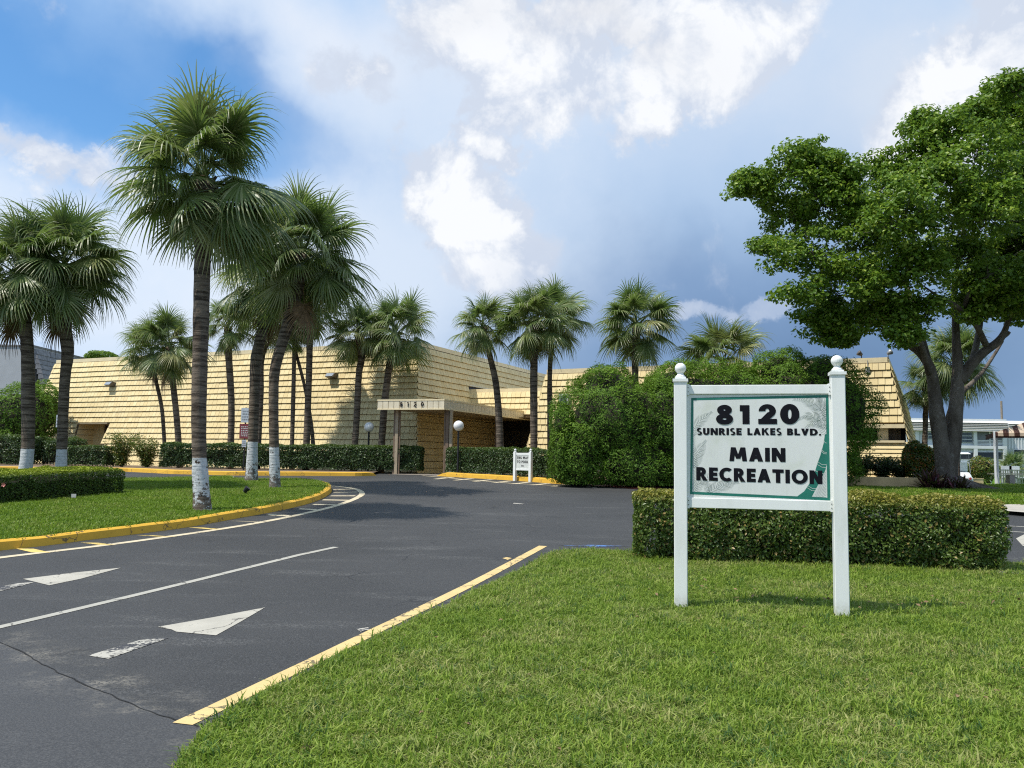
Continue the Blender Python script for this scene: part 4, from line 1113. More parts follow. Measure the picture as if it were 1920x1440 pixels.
# tiles: the 300 that show largest as parts, the rest joined
def tile_score(T):
    P, x0, x1, b, lift, q = T; c_ = wpt(P, (x0 + x1) / 2, b + EXPO / 2); X, Y, w = proj(c_)
    v = (c_ - EYE).normalized(); face = -v.dot(P['n'])
    if w < 1 or not (-10 < X < 1930 and -10 < Y < 1450) or face < .02: return -1
    if P is PB and 1050 < X < 1600: return -.5      # behind the tall bushes
    if P is PBl or P is PLe: return -1
    return (x1 - x0) * EXPO * face / w / w * 1e6
sc = sorted(((tile_score(T), i) for i, T in enumerate(tiles)), reverse=True)
best = set(i for s_, i in sc[:300])
mesh_cache = {}
for i in best:
    T = tiles[i]; vs = tile_verts(T); c_ = sum(vs, Vector()) / 8
    # shared unit meshes by width class, oriented by the wall frame
    P, x0, x1, b, lift, q = T; wk = round((x1 - x0) / .02); key = wk
    if key not in mesh_cache:
        hw = wk * .01 - .0065; me = bpy.data.meshes.new('tile')
        y0, y1 = .012 - EXPO / 2, EXPO / 2 - .004
        me.from_pydata([(-hw, y0, .008), (hw, y0, .008), (hw, y1, .027), (-hw, y1, .027), (-hw, y0, .030), (hw, y0, .030), (hw, y1, .078), (-hw, y1, .078)], [], TF)
        A_ = me.attributes.new('rnd', 'FLOAT', 'FACE'); A_.data.foreach_set('value', [0.0] * 5)
        me.materials.append(M['wall']); mesh_cache[key] = me
    o = bpy.data.objects.new('tile', mesh_cache[key]); C.objects.link(o); o.parent = bld
    u_, d_ = P['u'], P['d']; n_ = P['n']; 
    R = Matrix((u_, d_, n_)).transposed().to_4x4()
    if R.determinant() < 0: R = Matrix((-u_, d_, n_)).transposed().to_4x4()
    o.matrix_local = Matrix.Translation(wpt(P, (x0 + x1) / 2, b + EXPO / 2, lift) - bld.location) @ R @ Matrix.Rotation(rnd.uniform(-.012, .012), 4, 'Z')
allT = MB(); att = []
for i, T in enumerate(tiles):
    if i in best: continue
    allT.add(tile_verts(T), TF); att += [T[5]] * 5
to = bpart(allT, 'tile_courses', M['wall']); to['kind'] = 'stuff'
A_ = to.data.attributes.new('rnd', 'FLOAT', 'FACE'); A_.data.foreach_set('value', att)

# canopy
ZC = 3.54; ZCT = ZC + .37
cfl = atZ(707, 767.5, ZC); cfr = atZ(833, 767, ZC)
cd = (cfr - cfl); cd.z = 0; cwid = cd.length; cd.normalize(); crd = rd
cback = crd * 9.3
g = MB()
def slab(g, a, b_, c_, d_, z0, z1): g.hexa([Vector((p.x, p.y, z0)) for p in (a, b_, c_, d_)] + [Vector((p.x, p.y, z1)) for p in (a, b_, c_, d_)])
ci = .05
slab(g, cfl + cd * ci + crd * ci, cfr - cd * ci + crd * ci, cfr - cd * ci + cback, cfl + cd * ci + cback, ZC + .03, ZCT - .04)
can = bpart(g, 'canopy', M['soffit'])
npan = 12
for i in range(npan):
    a = cfl + cd * (cwid * i / npan + .012); b_ = cfl + cd * (cwid * (i + 1) / npan - .012); g = MB()
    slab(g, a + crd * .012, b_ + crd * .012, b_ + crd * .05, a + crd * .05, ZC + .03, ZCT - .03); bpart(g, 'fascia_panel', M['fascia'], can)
n2 = 34
for i in range(n2):
    a = cfr + crd * (9.3 * i / n2 + .01); b_ = cfr + crd * (9.3 * (i + 1) / n2 - .01); g = MB()
    slab(g, a - cd * .05, b_ - cd * .05, b_ - cd * .012, a - cd * .012, ZC + .03, ZCT - .03); bpart(g, 'fascia_panel', M['fascia'], can)
g = MB()
slab(g, cfl, cfr, cfr + crd * .06, cfl + crd * .06, ZCT - .03, ZCT + .03); slab(g, cfr - cd * .06 + crd * .06, cfr + crd * .06, cfr + cback, cfr - cd * .06 + cback, ZCT - .03, ZCT + .03)
slab(g, cfl, cfr, cfr + crd * .06, cfl + crd * .06, ZC - .02, ZC + .03); slab(g, cfr - cd * .06 + crd * .06, cfr + crd * .06, cfr + cback, cfr - cd * .06 + cback, ZC - .02, ZC + .03)
slab(g, cfl + cd * .06 + crd * .06, cfr - cd * .06 + crd * .06, cfr - cd * .06 + crd * .09, cfl + cd * .06 + crd * .09, ZC + .03, ZCT - .03)
bpart(g, 'fascia_trim', M['cap'], can)
def column(px, dy, mats, offs):
    for (ox, w), mt in zip(offs, mats):
        p = ray(px, 830); t = (cfr + crd * dy - EYE).dot(crd) / p.dot(crd); q = EYE + p * t + cd * ox
        g = MB(); zg = gz(q.x, q.y) - .05; g.box((q.x, q.y, (zg + ZC) / 2), (w, w, ZC - zg), math.atan2(cd.y, cd.x)); bpart(g, 'column', mt, can)
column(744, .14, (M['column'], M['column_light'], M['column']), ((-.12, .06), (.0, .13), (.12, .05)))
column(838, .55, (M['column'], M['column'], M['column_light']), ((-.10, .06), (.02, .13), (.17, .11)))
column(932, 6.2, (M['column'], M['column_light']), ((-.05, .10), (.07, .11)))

# ------------------------------------------------------------------ lettering built from strokes
def arc(cx, cy, rx, ry, t, a0, a1, n=14):
    o = []; 
    for i in range(n):
        a = math.radians(a0 + (a1 - a0) * i / n); b = math.radians(a0 + (a1 - a0) * (i + 1) / n); irx, iry = rx - t, ry - t * TH
        o.append([(cx + rx * math.cos(a), cy + ry * math.sin(a)), (cx + rx * math.cos(b), cy + ry * math.sin(b)), (cx + irx * math.cos(b), cy + iry * math.sin(b)), (cx + irx * math.cos(a), cy + iry * math.sin(a))])
    return o
TH = .85
def Rc(x0, y0, x1, y1): return [(x0, y0), (x1, y0), (x1, y1), (x0, y1)]
def glyph(ch, t=.25):
    h = t * .88
    if ch == 'I': return [Rc(0, 0, t, 1)], t
    if ch == 'L': return [Rc(0, 0, t, 1), Rc(t, 0, .60, h)], .60
    if ch == 'E': return [Rc(0, 0, t, 1), Rc(t, 0, .60, h), Rc(t, 1 - h, .60, 1), Rc(t, .5 - h / 2, .56, .5 + h / 2)], .60
    if ch == 'T': return [Rc(.23, 0, .23 + t, 1 - h), Rc(0, 1 - h, .46 + t, 1)], .46 + t
    if ch == 'H': return [Rc(0, 0, t, 1), Rc(.78 - t, 0, .78, 1), Rc(t, .5 - h / 2, .78 - t, .5 + h / 2)], .78
    if ch == 'N': return [Rc(0, 0, t, 1), Rc(.84 - t, 0, .84, 1), [(t * .0, 1), (t * 1.05, 1), (.84, 0), (.84 - t * 1.05, 0)]], .84
    if ch == 'M': return [[(0, 0), (t, 0), (t + .10, 1), (.10, 1)], [(1.1 - t, 0), (1.1, 0), (1.0, 1), (1.0 - t, 1)], [(.12, 1), (.12 + t * .95, 1), (.55 + t * .35, .18), (.55 - t * .45, .18)], [(.98 - t * .95, 1), (.98, 1), (.55 + t * .45, .18), (.55 - t * .35, .18)]], 1.1
    if ch == 'A': return [[(0, 0), (t * 1.08, 0), (.43 + t * .55, 1), (.43 - t * .45, 1)], [(.88 - t * 1.08, 0), (.88, 0), (.45 + t * .45, 1), (.45 - t * .55, 1)], Rc(.2, .18, .68, .18 + h * .85)], .88
    if ch == 'V': return [[(0, 1), (t * 1.08, 1), (.41 + t * .5, 0), (.41 - t * .45, 0)], [(.82 - t * 1.08, 1), (.82, 1), (.41 + t * .45, 0), (.41 - t * .5, 0)]], .82
    if ch == 'W': a, w = glyph('V', t); return [[(x * .8, y) for x, y in q] for q in a] + [[(x * .8 + .52, y) for x, y in q] for q in a], 1.18
    if ch == 'Y': return [Rc(.40 - t / 2, 0, .40 + t / 2, .5), [(0, 1), (t * 1.1, 1), (.40 + t / 2, .42), (.40 - t / 2, .42)], [(.80 - t * 1.1, 1), (.80, 1), (.40 + t / 2, .42), (.40 - t / 2, .42)]], .80
    if ch == 'K': return [Rc(0, 0, t, 1), [(t * .9, .48), (t * .9 + .02, .62), (.52, 1), (.82, 1)][:0] or [(t, .40), (t, .66), (.50, 1), (.84, 1)], [(t + .02, .62), (t + .20, .72), (.88, 0), (.54, 0)]], .88
    if ch == 'D': return [Rc(0, 0, t, 1)] + [Rc(t, 0, .34, h), Rc(t, 1 - h, .34, 1)] + arc(.34, .5, .48, .5, t, -90, 90), .82
    if ch == 'B': return [Rc(0, 0, t, 1), Rc(t, 0, .36, h), Rc(t, 1 - h, .36, 1), Rc(t, .5 - h * .45, .36, .5 + h * .45)] + arc(.36, .285, .30, .285, t, -90, 90, 10) + arc(.34, .745, .27, .255, t, -90, 90, 10), .66
    if ch == 'P': return [Rc(0, 0, t, 1), Rc(t, 1 - h, .36, 1), Rc(t, .34, .36, .34 + h)] + arc(.36, .67, .30, .33, t, -90, 90, 10), .66
    if ch == 'R': return [Rc(0, 0, t, 1), Rc(t, 1 - h, .36, 1), Rc(t, .38, .36, .38 + h * .9)] + arc(.36, .69, .30, .31, t, -90, 90, 10) + [[(.26, .44), (.48, .48), (.78, 0), (.46, 0)]], .76
    if ch == 'U': return [Rc(0, .36, t, 1), Rc(.74 - t, .36, .74, 1)] + arc(.37, .37, .37, .38, t, 180, 360), .74
    if ch == 'C': return arc(.5, .5, .51, .52, t, 48, 312, 20), .86
    if ch == 'O': return arc(.53, .5, .53, .53, t, 0, 360, 26), 1.06
    if ch == '0': return arc(.40, .5, .40, .52, t * 1.05, 0, 360, 24), .80
    if ch == 'S': return arc(.31, .73, .29, .29, t * .85, 38, 270, 14) + arc(.31, .26, .31, .28, t * .85, -142, 90, 14), .62
    if ch == '8': return arc(.38, .745, .33, .275, t * .95, 0, 360, 20) + arc(.38, .275, .38, .295, t * .98, 0, 360, 20), .76
    if ch == '1': return [Rc(.16, 0, .16 + t * 1.2, 1), Rc(0, 1 - h, .16, 1)], .16 + t * 1.2
    if ch == '2': return arc(.37, .67, .35, .35, t * .90, -36, 182, 16) + [[(0, h * .5), (.36, h * .5), (.665, .475), (.45, .60), (.40, .62)], Rc(0, 0, .76, h), [(0, 0), (.2, 0), (.2, h), (0, h * .9)]], .76
    if ch == '.': return arc(.13, .12, .13, .13, .129, 0, 360, 10), .26
    return [], .3
def text_mesh(g, s, frame, u0_, z0_, width, height, t=.25, gap=.10, space=.38, off=0.0, slope=0.0, track=None):
    """frame(u, z, off) -> world point. Fits string s into width x height"""
    W = 0; G_ = []
    for i, ch in enumerate(s):
        q, w = glyph(ch, t); w = space if ch == ' ' else w; G_.append((q, W)); W += w + gap
    W -= gap; sx = width / W
    for n_, (q, x) in enumerate(G_):
        for k_, poly in enumerate(q):
            vs = [frame(u0_ + (x + p[0]) * sx, z0_ + p[1] * height + slope * (x + p[0]) * sx, off + k_ * .00006) for p in poly]
            ar = sum(poly[i][0] * poly[(i + 1) % len(poly)][1] - poly[(i + 1) % len(poly)][0] * poly[i][1] for i in range(len(poly)))
            idx = tuple(range(len(vs))); g.add(vs, [idx if ar > 0 else idx[::-1]])
# house number on the canopy
def cframe(u, z, off): p = cfl + cd * u - crd * off; return Vector((p.x, p.y, z))
for ch, px in zip('8120', (749.5, 762.5, 774, 787)):
    g = MB(); q = onplane(px, 761, cfl, crd); uu = (q - cfl).dot(cd)
    text_mesh(g, ch, cframe, uu - .055, ZC + .10, .12 if ch != '1' else .06, .19, off=.012); bpart(g, 'house_number', M['black'], can)

# ------------------------------------------------------------------ the main sign
sl = G(1277, 1145); sr = G(1578.5, 1162)
su = (sr - sl); su.z = 0; swid = su.length; su.normalize(); sn = Vector((su.y, -su.x, 0))      # towards the camera
sg = empty('entrance_sign', sl); tag(sg, 'white post sign reading 8120 SUNRISE LAKES BLVD. MAIN RECREATION with green palm border', 'sign')
lean = -.006
def sframe(u, z, off): return sl + su * (u + lean * 0) + sn * off + Vector((0, 0, z - sl.z))
def suv(px, py, off=0.0): q = onplane(px, py, sl + sn * off, sn); return (q - sl).dot(su), q.z
PW = .128
def spart(g, name, mat, parent=None, **k): return g.build(name, mat, parent or sg, base=sl, **k)
for i, (px, bp) in enumerate(((1281, sl), (1571, sr))):
    u_, zt_ = suv(px, 716 if i == 0 else 703)
    ub = 0 if i == 0 else swid
    g = MB(); g.box((bp.x, bp.y, (zt_ + bp.z - .2) / 2), (PW, PW, zt_ - bp.z + .2), math.atan2(su.y, su.x)); spart(g, 'post', M['vinyl'], bevel=.006)
    g = MB(); g.box((bp.x, bp.y, zt_ + .012), (PW + .022, PW + .022, .03), math.atan2(su.y, su.x)); g.box((bp.x, bp.y, zt_ + .034), (PW - .02, PW - .02, .02), math.atan2(su.y, su.x))
    prof = [(.052, .04), (.050, .055), (.036, .068), (.030, .078), (.030, .084)] + [(.056 * math.sin(t), .136 - .056 * math.cos(t)) for t in [.55 + (math.pi - .57) * k / 10 for k in range(11)]]
    g.lathe(prof, (bp.x, bp.y, zt_), 20); spart(g, 'finial', M['vinyl'], smooth=False)
x0s, x1s = PW / 2, swid - PW / 2
_, rt0 = suv(1425, 722); _, rt1 = suv(1425, 739); _, rb0 = suv(1425, 936); _, rb1 = suv(1425, 955)
def rail(zt, zb, name):
    g = MB(); zc = (zt + zb) / 2; sq = sl + su * swid / 2; g.box((sq.x, sq.y, zc), (swid - PW, .05, zt - zb), math.atan2(su.y, su.x)); return spart(g, name, M['vinyl'], bevel=.004)
rail(rt0, rt1, 'rail'); rail(rb0, rb1, 'rail')
g = MB()
for zc in ((rt0 + rt1) / 2, (rb0 + rb1) / 2):
    for u_ in (x0s + .012, x1s - .012):
        q = sl + su * u_; g.box((q.x, q.y, zc), (.022, .062, (rt0 - rt1) + .02), math.atan2(su.y, su.x))
spart(g, 'bracket', M['vinyl'])
g = MB()
for zc in ((rt0 + rt1) / 2, (rb0 + rb1) / 2):
    for u_ in (x0s + .012, x1s - .012):
        for dz_ in (-.02, .02): q = sl + su * u_ + sn * .033; g.box((q.x, q.y, zc + dz_), (.006, .004, .008), math.atan2(su.y, su.x))
spart(g, 'screw', M['metal_dark'])
bu0, bu1 = x0s + .030, x1s - .012
bz1, bz0 = rt1 - .010, rb0 + .010
g = MB(); q = sl + su * (bu0 + bu1) / 2; g.box((q.x, q.y, (bz0 + bz1) / 2), (bu1 - bu0 + .05, .018, bz1 - bz0 + .018), math.atan2(su.y, su.x)); board = spart(g, 'board', M['board'])
g = MB()
for u_ in (x0s + .012, x1s - .008): q = sl + su * u_; g.box((q.x, q.y, (rt1 + rb0) / 2), (.024, .03, rt1 - rb0 - .001), math.atan2(su.y, su.x))
spart(g, 'side_channel', M['vinyl'])
FO = .0095
def uvz(u, v): return bu0 + (bu1 - bu0) * u, bz0 + (bz1 - bz0) * v        # u,v in 0..1 on the board
# green border
bt = .017 / (bu1 - bu0); bv = .018 / (bz1 - bz0); gv0 = .022; gu0 = .012
def quadp(g, pts, off, mi=0): g.add([sframe(*uvz(*p), off) for p in pts], [(0, 1, 2, 3)], mi)
def zs(x, y): return suv(1260 + x / 5.144, 680 + y / 5.144, FO)
g = MB(); oc = [(185, 340), (1511, 311), (1527, 1330), (174, 1268)]; ic = [(207, 363), (1484, 336), (1498, 1302), (196, 1244)]
for i in range(4):
    j = (i + 1) % 4; g.add([sframe(*zs(*p), FO + .0004) for p in (oc[i], ic[i], ic[j], oc[j])], [(0, 1, 2, 3)])
spart(g, 'border', M['sign_green'], board)
# pixel coordinates of the enlarged sign (crop 1260,680 at 5.144x) to board u,z
def zs(x, y): return suv(1260 + x / 5.144, 680 + y / 5.144, FO)
UL, UR = zs(190, 800)[0], zs(1500, 800)[0]
def clampu(u): return min(max(u, UL), UR)
# palm trunk print at right: curved green stem with pale rings
stem = [((1475, 690), (1500, 690)), ((1462, 780), (1508, 780)), ((1432, 890), (1508, 890)), ((1400, 980), (1490, 985)), ((1370, 1080), (1470, 1075)), ((1330, 1160), (1440, 1160)), ((1275, 1240), (1400, 1250)), ((1205, 1292), (1345, 1300))]
g = MB(); row = []
for a, b in stem: row.append((sframe(*zs(*a), FO + .0007), sframe(*zs(*b), FO + .0007)))
for i in range(len(row) - 1): g.add([row[i + 1][0], row[i + 1][1], row[i][1], row[i][0]], [(0, 1, 2, 3)])
spart(g, 'palm_trunk_print', M['sign_green'], board)
g = MB()
def stroke(g, pts, w0, w1, off):
    P = [Vector(zs(*p)) for p in pts]; n = len(P); L_ = []
    for i in range(n):
        t = (P[min(i + 1, n - 1)] - P[max(i - 1, 0)]); t.normalize(); w = (w0 + (w1 - w0) * i / (n - 1)) / 2; nn = Vector((-t.y, t.x))
        a, b = P[i] + nn * w, P[i] - nn * w; L_.append((sframe(clampu(a.x), a.y, off), sframe(clampu(b.x), b.y, off)))
    for i in range(n - 1): g.add([L_[i][1], L_[i + 1][1], L_[i + 1][0], L_[i][0]], [(0, 1, 2, 3)])
for (y, xa, xb) in ((745, 1462, 1492), (835, 1440, 1492), (850, 1438, 1492), (955, 1402, 1490), (980, 1398, 1492), (1040, 1383, 1470), (1185, 1308, 1398), (1205, 1302, 1392)):
    stroke(g, [(xa, y), ((xa + xb) / 2, y + 28), (xb, y + 30)], .003, .004, FO + .0011)
spart(g, 'trunk_ring_print', M['sign_white'], board)
# pale leaf at lower right
g = MB()
g.add([sframe(*zs(*p), FO + .0012) for p in ((1350, 1292), (1486, 1298), (1488, 1020), (1440, 1120))], [(0, 1, 2, 3)]); spart(g, 'leaf_print', M['sign_white'], board)
g = MB()
for i in range(17):
    y = 1060 + i * 14; stroke(g, [(1485, y - 6), (1455 - i * 1.5, y + 16), (1440 - i * 5, y + 46)], .0016, .0008, FO + .0016)
# fronds: rachis with leaflets
def frondp(g, pts, n, len0, len1, ang, w, off, sides=(1, -1)):
    for i in range(n):
        t = i / (n - 1) * (len(pts) - 1); k = min(int(t), len(pts) - 2); f = t - k
        p = Vector(pts[k]).lerp(Vector(pts[k + 1]), f); d = (Vector(pts[k + 1]) - Vector(pts[k])).normalized(); ln = len0 + (len1 - len0) * i / (n - 1)
        ln *= math.sin(min(1, .25 + i / n) * 3.0) ** .5 if i < n * .98 else .5
        for s_ in sides:
            a = math.radians(ang) * s_; e = Vector((d.x * math.cos(a) - d.y * math.sin(a), d.x * math.sin(a) + d.y * math.cos(a)))
            m_ = p + e * ln * .55; q_ = p + (e * .85 + d * .32) * ln + Vector((0, ln * .10)); stroke(g, [tuple(p), tuple(m_), tuple(q_)], w, w * .25, off)
frondp(g, [(212, 700), (225, 620), (270, 560), (330, 510), (380, 478)], 17, 95, 45, 50, .0027, FO + .0013)
frondp(g, [(212, 1010), (228, 930), (255, 860), (290, 800), (322, 755)], 18, 110, 50, 50, .0027, FO + .0013)
frondp(g, [(215, 1240), (212, 1130), (206, 1040), (203, 930), (203, 800), (205, 700)], 34, 60, 75, 62, .0022, FO + .0013, sides=(1,))
frondp(g, [(345, 1255), (420, 1205), (500, 1175), (575, 1160), (635, 1155)], 20, 110, 45, 48, .0027, FO + .0013)
frondp(g, [(225, 1250), (250, 1170), (300, 1130), (370, 1090), (450, 1070)], 18, 90, 50, 55, .0024, FO + .0013)
frondp(g, [(350, 1250), (345, 1200), (340, 1160)], 8, 60, 40, 60, .0024, FO + .0013)
frondp(g, [(1480, 560), (1440, 460), (1380, 400), (1290, 360), (1180, 350)], 26, 110, 70, 52, .0027, FO + .0013, sides=(-1, 1))
frondp(g, [(1484, 640), (1440, 560), (1370, 520), (1300, 510), (1230, 540)], 22, 95, 60, 50, .0027, FO + .0013)
frondp(g, [(1484, 700), (1450, 620), (1400, 585), (1330, 590), (1280, 640)], 18, 80, 50, 50, .0022, FO + .0013)
frondp(g, [(1484, 520), (1470, 440), (1450, 380), (1420, 345)], 14, 70, 60, 50, .0027, FO + .0013)
spart(g, 'frond_print', M['sign_print'], board)
def line(s, x0, x1, yb, yt, t, gap, space=.38, xr=None):
    a = zs(x0, yb[0]); b = zs(x1, yb[1]); c_ = zs(x0, yt); g = MB()
    text_mesh(g, s, sframe, a[0], a[1], b[0] - a[0], c_[1] - a[1], t, gap, space, FO + .0022, (b[1] - a[1]) / (b[0] - a[0]))
    o = spart(g, 'lettering', M['black'], board); return o
line('8', 424, 590, (594, 594), 410, .30, .1)
line('1', 655, 748, (592, 592), 410, .36, .1)
line('2', 832, 1013, (592, 592), 404, .30, .1)
line('0', 1043, 1230, (592, 591), 402, .31, .1)
line('SUNRISE', 238, 672, (696, 698), 630, .28, .11)
line('LAKES', 727, 1057, (698, 699), 631, .28, .11)
line('BLVD.', 1110, 1440, (699, 703), 634, .28, .11)
line('MAIN', 553, 1095, (948, 958), 815, .29, .12)
line('RECREATION', 234, 1452, (1134, 1173), 1006, .29, .11)

# ------------------------------------------------------------------ small sign THIS WAY TO POOL
pl = G(966, 902); pr = G(993, 903.5)
D_ = 29.6; pl = atY(965.5, 897, D_); pr = atY(994.5, 898.5, D_ - .5)
pl.z = gz(pl.x, pl.y) + .1; pr.z = gz(pr.x, pr.y) + .1
pu = (pr - pl); pu.z = 0; pw = pu.length; pu.normalize(); pn = Vector((pu.y, -pu.x, 0)); pg = empty('pool_sign', pl); tag(pg, 'small white post sign THIS WAY TO POOL at the entrance kerb', 'sign')
az_ = math.atan2(pu.y, pu.x); zt_ = onplane(966, 847, pl, pn).z
def ppart(g, name, mat, parent=None): return g.build(name, mat, parent or pg, base=pl)
for bp in (pl, pr):
    g = MB(); g.box((bp.x, bp.y, (zt_ + bp.z - .1) / 2), (.10, .10, zt_ - bp.z + .1), az_); ppart(g, 'post', M['vinyl'])
    g = MB(); g.lathe([(.04, 0), (.03, .02)] + [(.045 * math.sin(t), .06 - .045 * math.cos(t)) for t in [.6 + 2.5 * k / 6 for k in range(7)]], (bp.x, bp.y, zt_), 12); ppart(g, 'finial', M['vinyl'])
zr1 = onplane(980, 851, pl, pn).z; zr0 = onplane(980, 880, pl, pn).z; mid = pl + pu * pw / 2
for z in (zr1, zr0): g = MB(); g.box((mid.x, mid.y, z), (pw - .1, .04, .07), az_); ppart(g, 'rail', M['vinyl'])
g = MB(); g.box((mid.x, mid.y, (zr0 + zr1) / 2), (pw - .12, .02, zr1 - zr0 - .07), az_); pb_ = ppart(g, 'board', M['sign_white'])
def pframe(u, z, off): return pl + pu * u + pn * (.011 + off) + Vector((0, 0, z - pl.z))
hh = zr1 - zr0
g = MB(); text_mesh(g, 'THIS WAY', pframe, .09, zr0 + hh * .66, pw - .18, hh * .17, .28, .12, .35, .001); text_mesh(g, 'TO POOL', pframe, .10, zr0 + hh * .40, pw - .20, hh * .17, .28, .12, .35, .001)
q = zr0 + hh * .22; m_ = pw / 2
g.add([pframe(m_ - .07, q, .001), pframe(m_ - .03, q - .035, .001), pframe(m_ - .03, q - .015, .001), pframe(m_ + .06, q - .015, .001), pframe(m_ + .06, q + .015, .001), pframe(m_ - .03, q + .015, .001), pframe(m_ - .03, q + .035, .001)], [(0, 1, 2, 3, 4, 5, 6)])
ppart(g, 'lettering', M['black'], pb_)

# ------------------------------------------------------------------ palms
def frond_mesh(e, seed):
    """unit frond (reach about 1) leaving the origin along +X at elevation e, drooping under gravity"""
    r = random.Random(seed); vs = []; fs = []; at = []; tp = []
    # petiole
    n = 6; P = []; d = Vector((math.cos(e), 0, math.sin(e))); p = Vector((0, 0, 0)); Lp = .50
    for i in range(n + 1):
        P.append(p.copy()); p = p + d * (Lp / n); d = (d + Vector((0, 0, -.055 - .02 * math.cos(e)))).normalized()
    side = Vector((0, 1, 0))
    for i in range(n + 1):
        w = .014 * (1 - i / n * .5); dd = (P[min(i + 1, n)] - P[max(i - 1, 0)]).normalized(); nn = dd.cross(side)
        vs += [P[i] - side * w, P[i] + side * w, P[i] - nn * w * .8]
    for i in range(n):
        a = i * 3
        fs += [(a, a + 3, a + 4, a + 1), (a + 1, a + 4, a + 5, a + 2), (a + 2, a + 5, a + 3, a)]; at += [.5] * 3; tp += [0] * 3
    hub = P[-1]; d = d.normalized(); nn = side.cross(d).normalized() * -1
    if nn.z < 0: nn = -nn
    NL = 42; sp_ = math.radians(122)
    for i in range(NL):
        t = i / (NL - 1) * 2 - 1; ph = t * sp_; q = r.random()
        # costa: the midrib curves so middle leaflets start further out
        st = hub + d * .11 * (1 - abs(t)) ** 1.2 + Vector((0, 0, -.03)) * (1 - abs(t))
        ld = (d * math.cos(ph) + side * math.sin(ph) + nn * (-.10 - .30 * abs(math.sin(ph)) + .45 * math.cos(ph) ** 2 * .3 + r.uniform(-.05, .05))).normalized()
        ln = .58 * (1 - .30 * abs(t) ** 2) * r.uniform(.9, 1.08)
        wd = ld.cross(nn); wd.normalize(); wd = (wd + nn * r.uniform(-.7, .7)).normalized()
        seg = 6; p = st.copy(); dl = ld.copy(); k0 = len(vs); dr = r.uniform(.75, 1.35)
        for j in range(seg + 1):
            s_ = j / seg
            w = (.015 if s_ < .05 else .0150 * (1 - s_ ** 1.3) + .0012) * (1 if s_ > 0 else .5)
            vs += [p - wd * w, p + wd * w]
            p = p + dl * (ln / seg); dl = (dl + Vector((0, 0, -1)) * (.06 + .85 * s_ ** 1.3) * dr * (.55 + .45 * min(1, max(0, math.cos(e) + .15)))).normalized()
        for j in range(seg):
            a = k0 + j * 2; fs.append((a, a + 2, a + 3, a + 1)); at.append(q); tp.append((j + .5) / seg)
    me = bpy.data.meshes.new('frond'); me.from_pydata([tuple(v) for v in vs], [], fs); me.materials.append(M['frond'])
    a_ = me.attributes.new('rnd', 'FLOAT', 'FACE'); a_.data.foreach_set('value', at)
    b_ = me.attributes.new('tip', 'FLOAT', 'FACE'); b_.data.foreach_set('value', tp)
    return me
ELS = [84, 74, 62, 50, 38, 26, 12, -4, -22, -42]
FM = [[frond_mesh(math.radians(e), 100 + i * 7 + v) for v in range(3)] for i, e in enumerate(ELS)]
FD = []
for v in range(2):
    m_ = frond_mesh(math.radians(-62), 300 + v); m_.materials.clear(); m_.materials.append(M['dead']); FD.append(m_)
